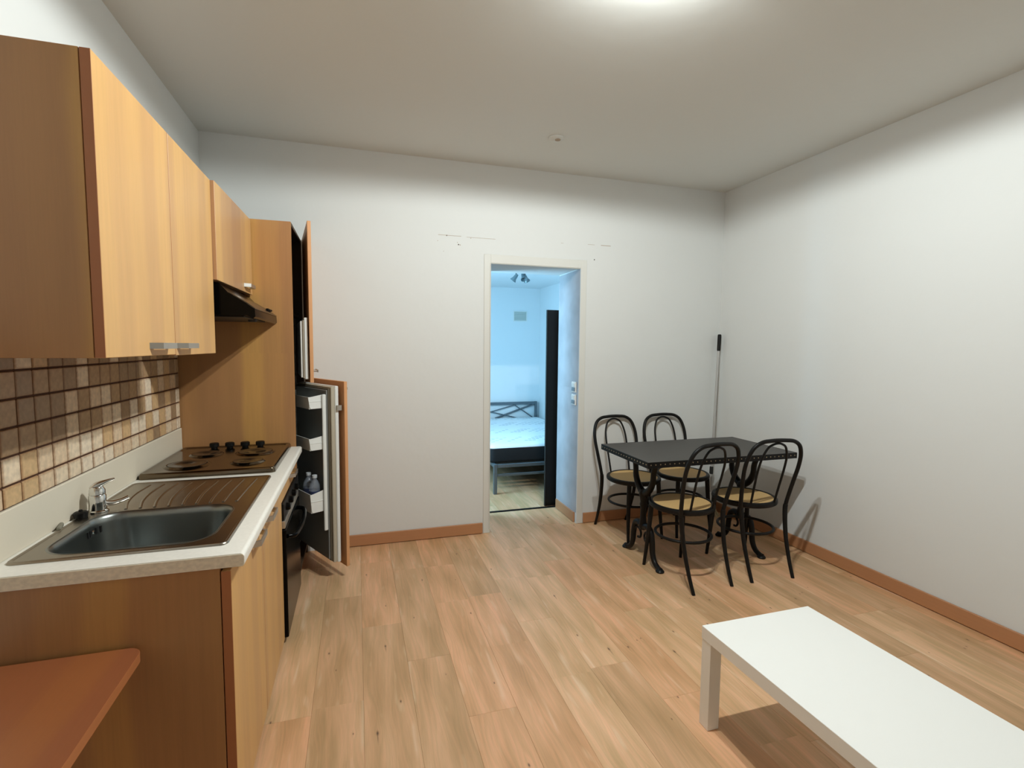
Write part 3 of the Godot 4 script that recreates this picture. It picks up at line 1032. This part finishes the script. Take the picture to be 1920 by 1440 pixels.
func build_tall_unit() -> void:
	var t := thing("tall_cabinet", "tall beech fridge housing with both doors left open beside the hob", "cabinet", V(LX, 0, 0))
	var X := 0.588
	var H := 2.142
	var g := B(V(0.001, 0.0005, 0.552), V(X, H, 0.571), 0.001)
	obj("side_panel", g, M.panel, t)
	g = G.new()
	g.box(V(0.001, 0.0005, 0.004), V(X, H, 0.022))
	g.box(V(0.001, H - 0.018, 0.022), V(X, H, 0.552))
	g.box(V(0.001, 1.63, 0.022), V(X - 0.02, 1.648, 0.552))
	g.box(V(0.001, 0.1, 0.022), V(0.006, H - 0.018, 0.552))
	g.box(V(0.001, 0.06, 0.022), V(X, 0.078, 0.552))
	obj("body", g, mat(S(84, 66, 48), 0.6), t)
	obj("plinth", B(V(X - 0.05, 0.0005, 0.024), V(X - 0.035, 0.058, 0.55)), M.panel2, t)
	# doors; hinges at the back wall side
	var up := deg_to_rad(8.2)
	var lowa := deg_to_rad(28.0)
	var hx := X + 0.004
	# basis in leaf(): x along, y = -(x cross z) -> keep upright
	var ud := leaf(t, "door", B(V(0.0, -0.464, 0.0), V(0.552, 0.464, 0.02), 0.0015), M.edge, V(hx + 0.022, 1.692, 0.016), up)
	g = G.new()
	g.xf = Transform3D()
	g.tube([V(0.45, -0.40, -0.001), V(0.45, -0.40, -0.028)], 0.005, 8)
	g.tube([V(0.33, -0.40, -0.001), V(0.33, -0.40, -0.028)], 0.005, 8)
	g.box(V(0.32, -0.408, -0.034), V(0.46, -0.392, -0.026), 0.002)
	obj("handle", g, M.alu, ud)
	var ld := leaf(t, "door", B(V(0.0, -0.575, 0.0), V(0.558, 0.575, 0.02), 0.0015), M.edge, V(hx + 0.022, 0.654, 0.016), lowa)
	g = G.new()
	g.box(V(0.36, 0.52, -0.034), V(0.50, 0.536, -0.026), 0.002)
	g.tube([V(0.37, 0.528, -0.001), V(0.37, 0.528, -0.028)], 0.005, 8)
	g.tube([V(0.49, 0.528, -0.001), V(0.49, 0.528, -0.028)], 0.005, 8)
	obj("handle", g, M.alu, ld)
	# ---- the fridge itself
	var f := thing("refrigerator", "built-in refrigerator with white door bins and pale seals seen through the open door", "refrigerator", V(LX, 0, 0))
	g = G.new()
	g.box(V(0.03, 0.09, 0.03), V(0.545, 0.13, 0.546))
	g.box(V(0.03, 1.58, 0.03), V(0.545, 1.622, 0.546))
	g.box(V(0.03, 1.205, 0.03), V(0.545, 1.245, 0.546))
	g.box(V(0.03, 0.13, 0.03), V(0.07, 1.58, 0.546))
	g.box(V(0.07, 0.13, 0.03), V(0.545, 1.58, 0.06))
	g.box(V(0.07, 0.13, 0.516), V(0.545, 1.58, 0.546))
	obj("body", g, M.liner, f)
	for k in 3:
		obj("shelf", B(V(0.075, 0.35 + 0.25 * k, 0.065), V(0.46, 0.358 + 0.25 * k, 0.51), 0.001), M.pane, f)
	var hinge := V(hx + 0.022, 0.654, 0.016)
	# appliance door on the back of the lower wooden door
	var fd := leaf(f, "fridge_door", B(V(0.02, -0.545, 0.042), V(0.53, 0.548, 0.064), 0.004), M.plastic, hinge, lowa)
	obj("seal", B(V(0.03, -0.54, 0.064), V(0.526, 0.543, 0.088), 0.003), M.gasket, fd)
	obj("inner_frame", B(V(0.045, -0.53, 0.088), V(0.512, 0.533, 0.100), 0.003), M.gasket_dark, fd)
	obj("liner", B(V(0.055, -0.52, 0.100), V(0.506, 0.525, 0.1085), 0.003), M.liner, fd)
	obj("rim", B(V(0.492, -0.335, 0.109), V(0.505, 0.50, 0.132), 0.004), M.plastic, fd)
	obj("rim", B(V(0.055, -0.335, 0.109), V(0.068, 0.50, 0.132), 0.004), M.plastic, fd)
	obj("hinge_plate", B(V(0.5305, 0.40, 0.03), V(0.545, 0.432, 0.06), 0.001), M.alu, fd)
	for q in [[0.415, 0.085], [0.165, 0.085], [-0.215, 0.135]]:
		var y0: float = q[0]
		var h: float = q[1]
		g = G.new()
		# an open tray: floor, front, two ends with a sloping top edge
		g.box(V(0.075, y0, 0.1125), V(0.485, y0 + 0.004, 0.205))
		g.box(V(0.075, y0 + 0.004, 0.201), V(0.485, y0 + h * 0.84, 0.205), 0.0015)
		var e := PackedVector2Array([Vector2(0.113, y0 + 0.003), Vector2(0.196, y0 + 0.001), Vector2(0.203, y0 + 0.012), Vector2(0.211, y0 + h * 0.84), Vector2(0.190, y0 + h * 0.86), Vector2(0.113, y0 + h)])
		for xx in [0.071, 0.485]:
			var gx := G.new()
			gx.xf = Transform3D(Basis(Vector3(0, 0, 1), Vector3(0, 1, 0), Vector3(-1, 0, 0)), V(xx + 0.004, 0, 0))
			gx.prism(e, 0.0, 0.004)
			g.v.append_array(gx.v); g.n.append_array(gx.n); g.uv.append_array(gx.uv)
		g.box(V(0.488, y0 + h * 0.5, 0.113), V(0.4915, y0 + h * 0.53, 0.206), 0.001)
		obj("bin", g, M.plastic, fd)
	# freezer door on the back of the upper wooden door
	hinge = V(hx + 0.022, 1.692, 0.016)
	var zd := leaf(f, "freezer_door", B(V(0.02, -0.445, 0.026), V(0.53, -0.085, 0.046), 0.003), M.plastic, hinge, up)
	obj("seal", B(V(0.03, -0.44, 0.046), V(0.524, -0.1, 0.054), 0.002), M.gasket, zd)
	obj("liner", B(V(0.04, -0.435, 0.054), V(0.515, -0.105, 0.066), 0.002), M.plastic, zd)
	# ---- two water bottles standing in the lowest bin
	var d := Vector3(sin(lowa), 0, cos(lowa))
	var inn := Vector3(-cos(lowa), 0, sin(lowa))
	var hh := V(hx + 0.022 + LX, 0.654, 0.016)
	for k in 2:
		var at := hh + d * (0.43 if k == 0 else 0.345) + inn * 0.157 + V(0, -0.2105, 0)
		var w := thing("water_bottle", ["clear plastic water bottle nearest the camera in the lowest fridge door bin", "clear plastic water bottle behind the other one in the lowest fridge door bin"][k], "bottle", at, 0.0, "water bottles in the fridge door")
		g = G.new()
		g.lathe([Vector2(0, 0), Vector2(0.030, 0.0), Vector2(0.033, 0.006), Vector2(0.033, 0.05), Vector2(0.031, 0.055), Vector2(0.033, 0.06), Vector2(0.033, 0.12), Vector2(0.031, 0.125), Vector2(0.033, 0.13), Vector2(0.030, 0.155), Vector2(0.018, 0.178), Vector2(0.013, 0.185), Vector2(0.013, 0.196), Vector2(0, 0.196)], 24)
		obj("body", g, M.water, w)
		g = G.new()
		g.lathe([Vector2(0, 0.1965), Vector2(0.0155, 0.1965), Vector2(0.0155, 0.212), Vector2(0.013, 0.214), Vector2(0, 0.214)], 18)
		obj("cap", g, mat(S(206, 212, 216), 0.4), w)
		g = G.new()
		g.lathe([Vector2(0.0334, 0.075), Vector2(0.0336, 0.078), Vector2(0.0336, 0.116), Vector2(0.0334, 0.119)], 24)
		obj("sleeve", g, mat(S(52, 60, 92), 0.5), w)

# ------------------------------------------------------------------ dining corner
func make_chair(label: String, group: String) -> Node3D:
	var c := thing("bentwood_chair", label, "chair", Vector3.ZERO, 0.0, group)
	var g := G.new()
	# seat hoop
	g.lathe([Vector2(0.168, 0.432), Vector2(0.196, 0.430), Vector2(0.204, 0.436), Vector2(0.206, 0.446), Vector2(0.203, 0.459), Vector2(0.196, 0.464), Vector2(0.184, 0.463), Vector2(0.178, 0.459), Vector2(0.170, 0.454), Vector2(0.168, 0.432)], 40)
	obj("seat_frame", g, M.black, c)
	g = G.new()
	g.lathe([Vector2(0.179, 0.4605), Vector2(0.150, 0.4565), Vector2(0.10, 0.454), Vector2(0, 0.4535)], 40, V(0, 0, 0), true)
	var f := G.new()
	f.lathe([Vector2(0, 0.4485), Vector2(0.172, 0.4495), Vector2(0.176, 0.457)], 40, V(0, 0, 0), true)
	g.v.append_array(f.v); g.n.append_array(f.n); g.uv.append_array(f.uv)
	obj("cane_seat", g, M.cane, c)
	# back bow running down into the rear legs
	g = G.new()
	var bow := curve([V(-0.150, 0.0, 0.292), V(-0.153, 0.10, 0.252), V(-0.158, 0.25, 0.208), V(-0.164, 0.40, 0.186), V(-0.172, 0.47, 0.188), V(-0.188, 0.60, 0.215), V(-0.198, 0.70, 0.24), V(-0.192, 0.78, 0.262), V(-0.165, 0.845, 0.279), V(-0.115, 0.878, 0.288), V(-0.055, 0.886, 0.29), V(0.0, 0.888, 0.291), V(0.055, 0.886, 0.29), V(0.115, 0.878, 0.288), V(0.165, 0.845, 0.279), V(0.192, 0.78, 0.262), V(0.198, 0.70, 0.24), V(0.188, 0.60, 0.215), V(0.172, 0.47, 0.188), V(0.164, 0.40, 0.186), V(0.158, 0.25, 0.208), V(0.153, 0.10, 0.252), V(0.150, 0.0, 0.292)], 5)
	var legn := 3 * 5 + 3
	var m := bow.size()
	var mid := bow.slice(legn, m - legn)
	g.tube(mid, 0.0125, 12)
	obj("back_bow", g, M.black, c)
	for s in 2:
		var lg: Array = bow.slice(0, legn + 1) if s == 0 else bow.slice(m - legn - 1, m)
		var rr := []
		for i in lg.size():
			var p: Vector3 = lg[i]
			rr.append(lerpf(0.0105, 0.0148, clampf(p.y / 0.4, 0.0, 1.0)))
		g = G.new()
		g.tube(lg, rr, 12)
		obj("leg", g, M.black, c)
	for s in [-1.0, 1.0]:
		g = G.new()
		g.tube(curve([V(0.155 * s, 0.0, -0.165), V(0.148 * s, 0.15, -0.148), V(0.140 * s, 0.30, -0.137), V(0.133 * s, 0.436, -0.13)], 5), [0.0105, 0.011, 0.0115, 0.012, 0.0125, 0.013, 0.0135, 0.014, 0.0145, 0.015, 0.0155, 0.016, 0.0165, 0.0165, 0.017, 0.017], 12)
		obj("leg", g, M.black, c)
	# inner loop
	g = G.new()
	g.tube(curve([V(-0.088, 0.458, 0.175), V(-0.092, 0.56, 0.2), V(-0.096, 0.68, 0.232), V(-0.09, 0.77, 0.258), V(-0.065, 0.838, 0.276), V(-0.03, 0.862, 0.283), V(0.0, 0.868, 0.285), V(0.03, 0.862, 0.283), V(0.065, 0.838, 0.276), V(0.09, 0.77, 0.258), V(0.096, 0.68, 0.232), V(0.092, 0.56, 0.2), V(0.088, 0.458, 0.175)], 5), 0.0072, 10)
	obj("inner_loop", g, M.black, c)
	# hoop between the legs
	g = G.new()
	var ring := []
	for k in 36:
		var a := TAU * k / 36.0
		ring.append(V(0.172 * cos(a), 0.262, 0.022 + 0.172 * sin(a)))
	g.tube(ring, 0.0095, 10, true)
	obj("leg_hoop", g, M.black, c)
	return c

func build_dining() -> void:
	var grp := "bentwood chairs around the black table"
	var spots := [
		[V(2.905, 0, 0.995), 6.0, "black bentwood chair with cane seat at the near left side of the black table"],
		[V(3.405, 0, 0.985), -3.5, "black bentwood chair with cane seat at the near right side of the black table"],
		[V(2.945, 0, 0.335), 186.0, "black bentwood chair with cane seat against the back wall nearest the doorway"],
		[V(3.385, 0, 0.335), 181.0, "black bentwood chair with cane seat against the back wall nearest the mop handle"]]
	var first := make_chair(spots[0][2], grp)
	for i in 4:
		var c: Node3D = first
		if i > 0:
			c = first.duplicate()
			c.name = numbered("bentwood_chair")
			add_child(c)
			c.set_meta("label", spots[i][2]); c.set_meta("category", "chair"); c.set_meta("group", grp)
		c.position = spots[i][0]
		c.rotation.y = deg_to_rad(spots[i][1])
	# table: x 2.60..3.745, z .46...1.07
	var t := thing("dining_table", "black rectangular dining table with studded edge on cast iron pedestals", "table", V(3.175, 0, 0.765))
	var hx := 0.572
	var hz := 0.305
	obj("tabletop", B(V(-hx, 0.728, -hz), V(hx, 0.75, hz), 0.002, 0), M.table_top, t)
	var g := G.new()
	for s in [-1.0, 1.0]:
		g.box(V(-hx - 0.003, 0.712, s * (hz + 0.0015) - 0.0018), V(hx + 0.003, 0.7505, s * (hz + 0.0015) + 0.0018), 0.0008)
		g.box(V(s * (hx + 0.0015) - 0.0018, 0.712, -hz), V(s * (hx + 0.0015) + 0.0018, 0.7505, hz), 0.0008)
	obj("edge_band", g, M.iron, t)
	g = G.new()
	for s in [-1.0, 1.0]:
		for k in 34:
			g.xf = Transform3D(Basis(Vector3.RIGHT, s * PI / 2), V(-hx + 0.018 + k * (2 * hx - 0.036) / 33.0, 0.733, s * (hz + 0.0033)))
			g.lathe([Vector2(0.0042, 0.0), Vector2(0.0032, 0.0018), Vector2(0, 0.0026)], 8)
		for k in 18:
			g.xf = Transform3D(Basis(Vector3(0, 0, 1), -s * PI / 2), V(s * (hx + 0.0033), 0.733, -hz + 0.018 + k * (2 * hz - 0.036) / 17.0))
			g.lathe([Vector2(0.0042, 0.0), Vector2(0.0032, 0.0018), Vector2(0, 0.0026)], 8)
	var studs := obj("studs", g, mat(S(150, 132, 104), 0.35, 0.8), t)
	studs.set_meta("kind", "stuff")
	for s in [-1.0, 1.0]:
		var x: float = s * 0.405
		g = G.new()
		# two arms round an oval opening, meeting in one post
		for q in [-1.0, 1.0]:
			g.tube(curve([V(x, 0.712, q * 0.17), V(x, 0.69, q * 0.138), V(x, 0.63, q * 0.112), V(x, 0.565, q * 0.105), V(x, 0.505, q * 0.072), V(x, 0.462, q * 0.014)], 5), [0.022, 0.021, 0.02, 0.02, 0.019, 0.019, 0.019, 0.019, 0.019, 0.019, 0.019, 0.019, 0.019, 0.019, 0.02, 0.02, 0.021, 0.021, 0.022, 0.022, 0.023, 0.023, 0.024, 0.024, 0.025, 0.025], 10)
		g.box(V(x - 0.03, 0.700, -0.22), V(x + 0.03, 0.7115, 0.22), 0.003)
		obj("bracket", g, M.iron, t)
		g = G.new()
		g.lathe([Vector2(0.0, 0.205), Vector2(0.02, 0.21), Vector2(0.03, 0.23), Vector2(0.024, 0.26), Vector2(0.02, 0.30), Vector2(0.02, 0.36), Vector2(0.026, 0.385), Vector2(0.022, 0.40), Vector2(0.026, 0.43), Vector2(0.034, 0.455), Vector2(0.026, 0.485), Vector2(0, 0.49)], 20, V(x, 0, 0))
		obj("post", g, M.iron, t)
		for q in [-1.0, 1.0]:
			g = G.new()
			var path := curve([V(x, 0.232, q * 0.01), V(x, 0.245, q * 0.05), V(x, 0.225, q * 0.095), V(x, 0.165, q * 0.115), V(x, 0.09, q * 0.125), V(x, 0.04, q * 0.152), V(x, 0.018, q * 0.195), V(x, 0.016, q * 0.225)], 5)
			var rr := []
			for i in path.size(): rr.append(lerpf(0.023, 0.0155, float(i) / path.size()))
			g.tube(path, rr, 10)
			# scroll inside the foot
			var scroll := []
			for k in 14:
				var a := 0.2 + k * 0.36
				scroll.append(V(x, 0.165 + 0.045 * sin(a) * (1.0 - k * 0.03), q * (0.055 + 0.045 * cos(a) * (1.0 - k * 0.03))))
			g.tube(scroll, 0.008, 8)
			g.lathe([Vector2(0, 0.0), Vector2(0.026, 0.0), Vector2(0.028, 0.008), Vector2(0.018, 0.02), Vector2(0, 0.026)], 16, V(x, 0.0005, q * 0.215))
			obj("leg", g, M.iron, t)
	# ---- mop leaning in the corner
	var mp := thing("mop", "grey metal mop handle with a black grip leaning in the room corner", "mop", V(3.845, 0, 0.10))
	g = G.new()
	var lo := V(0.0, 0.14, 0.0)
	var hi := V(0.084, 1.58, -0.055)
	var pt := func(y: float) -> Vector3: return lo.lerp(hi, (y - 0.14) / 1.44)
	g.tube([lo, pt.call(0.6), pt.call(1.2), pt.call(1.44)], 0.0105, 12)
	obj("pole", g, mat(S(188, 188, 186), 0.35, 0.3), mp)
	g = G.new()
	g.tube([pt.call(1.425), pt.call(1.435), pt.call(1.56), pt.call(1.568)], [0.012, 0.0145, 0.0155, 0.012], 12)
	obj("grip", g, M.black, mp)
	g = G.new()
	g.tube([pt.call(0.355), pt.call(0.36), pt.call(0.415), pt.call(0.42)], [0.013, 0.0155, 0.0155, 0.013], 12)
	obj("clamp", g, M.dark, mp)
	g = G.new()
	g.lathe([Vector2(0.03, 0.09), Vector2(0.034, 0.12), Vector2(0.022, 0.155), Vector2(0.014, 0.2), Vector2(0, 0.2)], 14)
	obj("socket", g, M.plastic, mp)
	g = G.new()
	var rng := RandomNumberGenerator.new()
	rng.seed = 3
	for k in 26:
		var a := TAU * k / 26.0
		var r := rng.randf_range(0.05, 0.08)
		g.tube(curve([V(0.015 * cos(a), 0.13, 0.015 * sin(a)), V(0.04 * cos(a), 0.08, 0.04 * sin(a)), V(r * cos(a) * 0.95, 0.012, r * sin(a) * 0.95), V((r + 0.012) * cos(a), 0.007, (r + 0.012) * sin(a))], 3), 0.0065, 6)
	var ms := obj("mop_strands", g, M.mop_cloth, mp)
	ms.set_meta("kind", "stuff")

# ------------------------------------------------------------------ coffee table
func build_coffee_table() -> void:
	var x0 := 2.163
	var x1 := 2.680
	var z0 := 2.160
	var z1 := 3.06
	var t := thing("coffee_table", "low white rectangular coffee table in the right foreground", "coffee table", V((x0 + x1) / 2, 0, (z0 + z1) / 2))
	var hx := (x1 - x0) / 2
	var hz := (z1 - z0) / 2
	obj("tabletop", B(V(-hx, 0.342, -hz), V(hx, 0.391, hz), 0.0012), M.lack, t)
	for s in [-1.0, 1.0]:
		for q in [-1.0, 1.0]:
			var cx: float = s * (hx - 0.0265)
			var cz: float = q * (hz - 0.0265)
			obj("leg", B(V(cx - 0.025, 0.0006, cz - 0.025), V(cx + 0.025, 0.3415, cz + 0.025), 0.0012), M.lack, t)

# ------------------------------------------------------------------ bedroom
func build_bedroom() -> void:
	var x0 := 2.175
	var x1 := 3.33
	var zf := -0.955
	var zb := -2.93
	var b := thing("bed_frame", "grey metal bed frame with a crossed headboard in the bedroom", "bed", V(2.75, 0, -1.94))
	var o := V(2.75, 0, -1.94)
	var g := G.new()
	for x in [x0 + 0.02, x1 - 0.02]:
		g = G.new()
		g.box(V(x - 0.017, 0.0005, zf - 0.034) - o, V(x + 0.017, 0.30, zf) - o, 0.003)
		obj("leg", g, M.bed_metal, b)
		g = G.new()
		g.box(V(x - 0.017, 0.0005, zb) - o, V(x + 0.017, 0.685, zb + 0.034) - o, 0.003)
		obj("headboard_post", g, M.bed_metal, b)
	g = G.new()
	g.box(V(x0 + 0.037, 0.262, zf - 0.03) - o, V(x1 - 0.037, 0.296, zf - 0.002) - o, 0.003)
	obj("foot_rail", g, M.bed_metal, b)
	g = G.new()
	g.box(V(x0 + 0.037, 0.175, zf - 0.025) - o, V(x1 - 0.037, 0.20, zf - 0.006) - o, 0.003)
	obj("foot_rail", g, M.bed_metal, b)
	for x in [x0 + 0.02, x1 - 0.02]:
		g = G.new()
		g.box(V(x - 0.014, 0.262, zb + 0.034) - o, V(x + 0.014, 0.296, zf - 0.034) - o, 0.003)
		obj("side_rail", g, M.bed_metal, b)
	for k in 14:
		g = G.new()
		var z := zb + 0.1 + k * 0.133
		g.box(V(x0 + 0.035, 0.285, z) - o, V(x1 - 0.035, 0.296, z + 0.06) - o, 0.002)
		obj("slat", g, M.dark, b)
	g = G.new()
	g.box(V(x0 + 0.037, 0.645, zb + 0.003) - o, V(x1 - 0.037, 0.683, zb + 0.03) - o, 0.003)
	obj("headboard_rail", g, M.bed_metal, b)
	g = G.new()
	g.box(V(x0 + 0.037, 0.44, zb + 0.005) - o, V(x1 - 0.037, 0.462, zb + 0.028) - o, 0.003)
	obj("headboard_rail", g, M.bed_metal, b)
	for q in [[2.30, 3.02, 0.0075], [3.02, 2.30, 0.0075], [2.72, 3.28, 0.012], [3.28, 2.90, 0.0075]]:
		g = G.new()
		var off := 0.012 if q[0] < q[1] else 0.022
		if q[1] == 2.90:
			g.tube([V(3.26, 0.462, zb + 0.02) - o, V(2.99, 0.645, zb + 0.02) - o], 0.0075, 8)
		else:
			g.tube([V(q[0], 0.462, zb + off) - o, V(q[1], 0.645, zb + off) - o], q[2], 8)
		obj("cross_bar", g, M.bed_metal, b)
	# mattress
	var m := thing("mattress", "white patterned mattress with a black side band on the metal bed", "mattress", V(2.745, 0.298, -1.965))
	g = G.new()
	var rings := []
	var yy := [0.0, 0.004, 0.02, 0.125, 0.142]
	var ins := [0.02, 0.006, 0.0, 0.0, 0.004]
	for i in 5:
		rings.append(rrect(-0.605 + ins[i], 0.605 - ins[i], -0.925 + ins[i], 0.935 - ins[i], 0.07, yy[i]))
	var first := []
	for p in rings[0]: first.append(V(0, 0, 0))
	rings.push_front(first)
	g.loft(rings)
	obj("side_band", g, M.black_cloth, m)
	g = G.new()
	rings = []
	for q in [[0.004, 0.142], [0.006, 0.15], [0.016, 0.164], [0.035, 0.173], [0.08, 0.178], [0.2, 0.180], [0.4, 0.182]]:
		rings.append(rrect(-0.605 + q[0], 0.605 - q[0], -0.925 + q[0], 0.935 - q[0], maxf(0.07 - q[0] * 0.1, 0.03), q[1]))
	var last := []
	for p in rings[0]: last.append(V(0, 0.182, 0.005))
	rings.append(last)
	g.loft(rings)
	obj("top_cover", g, M.mattress, m)
	# dark upright panel inside the doorway
	var d := thing("dark_panel", "tall black door panel standing upright beside the right jamb of the doorway", "door panel", V(2.80, 0, -0.50))
	g = B(V(-0.266, 0.001, -0.012), V(0.25, 1.775, 0.012), 0.002)
	obj("slab", g, M.black, d)
	obj("edge_strip", B(V(-0.2685, 0.001, -0.0118), V(-0.2662, 1.775, 0.0118)), M.dark, d)
	# air vent on the far wall
	var v := thing("air_vent", "pale square air vent high on the bedroom far wall", "vent", V(3.08, 1.865, BZ))
	g = G.new()
	for q in [[-0.1, 0.1, 0.06, 0.072], [-0.1, 0.1, -0.072, -0.06], [-0.1, -0.088, -0.06, 0.06], [0.088, 0.1, -0.06, 0.06]]:
		g.box(V(q[0], q[2], 0.0005), V(q[1], q[3], 0.009), 0.002)
	obj("frame", g, M.white_plastic, v)
	obj("backing", B(V(-0.088, -0.06, 0.0004), V(0.088, 0.06, 0.0015)), mat(S(186, 194, 188), 0.8), v)
	for k in 7:
		g = G.new()
		g.xf = Transform3D(Basis(Vector3.RIGHT, 0.6), V(0, -0.051 + 0.017 * k, 0.005))
		g.box(V(-0.087, -0.007, -0.001), V(0.087, 0.007, 0.001))
		obj("slat", g, mat(S(205, 208, 200), 0.6), v)
	# three-arm spotlight on the bedroom ceiling (switched off)
	var s := thing("ceiling_spotlight", "dark metal spotlight with three heads on the bedroom ceiling", "ceiling light", V(2.565, BH, -1.34))
	g = G.new()
	g.lathe([Vector2(0, -0.0005), Vector2(0.088, -0.0005), Vector2(0.09, -0.01), Vector2(0.08, -0.018), Vector2(0, -0.02)], 28)
	obj("base", g, mat(S(84, 100, 104), 0.4, 0.4), s)
	for k in 3:
		var a := TAU * k / 3.0 + PI / 2
		var e := V(cos(a), 0, sin(a))
		g = G.new()
		g.tube([e * 0.055 + V(0, -0.018, 0), e * 0.055 + V(0, -0.062, 0)], 0.008, 10)
		var arm := obj("arm", g, M.dark, s)
		g = G.new()
		var ax := (e * 0.75 + V(0, -1, 0)).normalized()
		var bx := ax.cross(Vector3.UP).normalized()
		g.xf = Transform3D(Basis(bx, ax, bx.cross(ax)), e * 0.055 + V(0, -0.066, 0))
		g.lathe([Vector2(0, -0.022), Vector2(0.015, -0.02), Vector2(0.019, 0.0), Vector2(0.021, 0.03), Vector2(0.034, 0.055), Vector2(0.034, 0.062), Vector2(0.029, 0.06), Vector2(0.018, 0.034), Vector2(0, 0.032)], 18)
		obj("head", g, mat(S(120, 136, 142), 0.35, 0.4), arm)

# ------------------------------------------------------------------ small things
func build_small() -> void:
	var c := thing("ceiling_rose", "small round white cover on the ceiling above the doorway", "ceiling rose", V(2.155, CH, 0.605))
	var g := G.new()
	g.lathe([Vector2(0, -0.0005), Vector2(0.05, -0.0005), Vector2(0.05, -0.008), Vector2(0.044, -0.013), Vector2(0, -0.015)], 28)
	obj("disc", g, M.ceiling, c)
	g = G.new()
	g.lathe([Vector2(0.018, -0.0135), Vector2(0.017, -0.019), Vector2(0.010, -0.022), Vector2(0, -0.022)], 18, V(0.008, 0, 0.01))
	obj("centre", g, M.scar, c)
	for k in 2:
		var y := 1.122 if k == 0 else 1.018
		var s := thing("light_switch", ["upper white double switch on the inner face of the right door jamb", "lower white double switch on the inner face of the right door jamb"][k], "switch", V(DX1 - 0.0007, y, -0.075), 0.0, "switches on the door jamb")
		obj("plate", B(V(-0.011, -0.044, -0.04), V(-0.0006, 0.044, 0.04), 0.003), M.white_plastic, s)
		for q in [-1.0, 1.0]:
			g = G.new()
			g.xf = Transform3D(Basis(Vector3(0, 0, 1), 0.10 * q), V(-0.0125, 0.018 * q, 0))
			g.box(V(-0.003, -0.015, -0.03), V(0.003, 0.015, 0.03), 0.001)
			obj("rocker", g, M.grey_metal if q < 0 else M.white_plastic, s)

# ------------------------------------------------------------------ the lamp that lights the room
func build_lamp(at: Vector3) -> void:
	var l := thing("ceiling_spotlight", "ceiling spotlight with two lit heads just above the top of the photo", "ceiling light", at)
	var g := G.new()
	g.lathe([Vector2(0, -0.0005), Vector2(0.05, -0.0005), Vector2(0.05, -0.02), Vector2(0, -0.022)], 24)
	g.box(V(-0.16, -0.045, -0.02), V(0.16, -0.02, 0.02), 0.004)
	obj("base", g, M.white_plastic, l)
	var energies := [1.75, 1.95]
	var k := 0
	for dx in [0.10, -0.10]:
		g = G.new()
		g.lathe([Vector2(0, -0.045), Vector2(0.022, -0.046), Vector2(0.034, -0.062), Vector2(0.034, -0.07), Vector2(0.030, -0.07), Vector2(0.02, -0.052), Vector2(0, -0.05)], 20, V(dx, 0, 0))
		var hd := obj("head", g, M.white_plastic, l)
		g = G.new()
		g.lathe([Vector2(0, -0.054), Vector2(0.022, -0.062), Vector2(0.024, -0.078), Vector2(0.016, -0.088), Vector2(0, -0.09)], 18, V(dx, 0, 0))
		obj("bulb", g, M.bulb, hd)
		var sp := SpotLight3D.new()
		sp.name = "bulb_light"
		sp.spot_angle = 89.5
		sp.spot_angle_attenuation = 0.12
		sp.spot_range = 9.0
		sp.spot_attenuation = 2.0
		sp.light_color = Color(0.97, 0.995, 0.99)
		sp.light_energy = energies[k]
		sp.light_size = 0.022
		sp.shadow_enabled = true
		l.add_child(sp, true)
		sp.position = V(dx, -0.084, 0)
		sp.rotation = Vector3(-PI / 2, 0, 0)
		var om := OmniLight3D.new()
		om.name = "glow_light"
		om.omni_range = 9.0
		om.omni_attenuation = 2.0
		om.light_color = Color(0.97, 0.995, 0.99)
		om.light_energy = energies[k] * 0.125
		om.light_size = 0.022
		om.shadow_enabled = true
		l.add_child(om, true)
		om.position = V(dx, -0.082, 0)
		k += 1
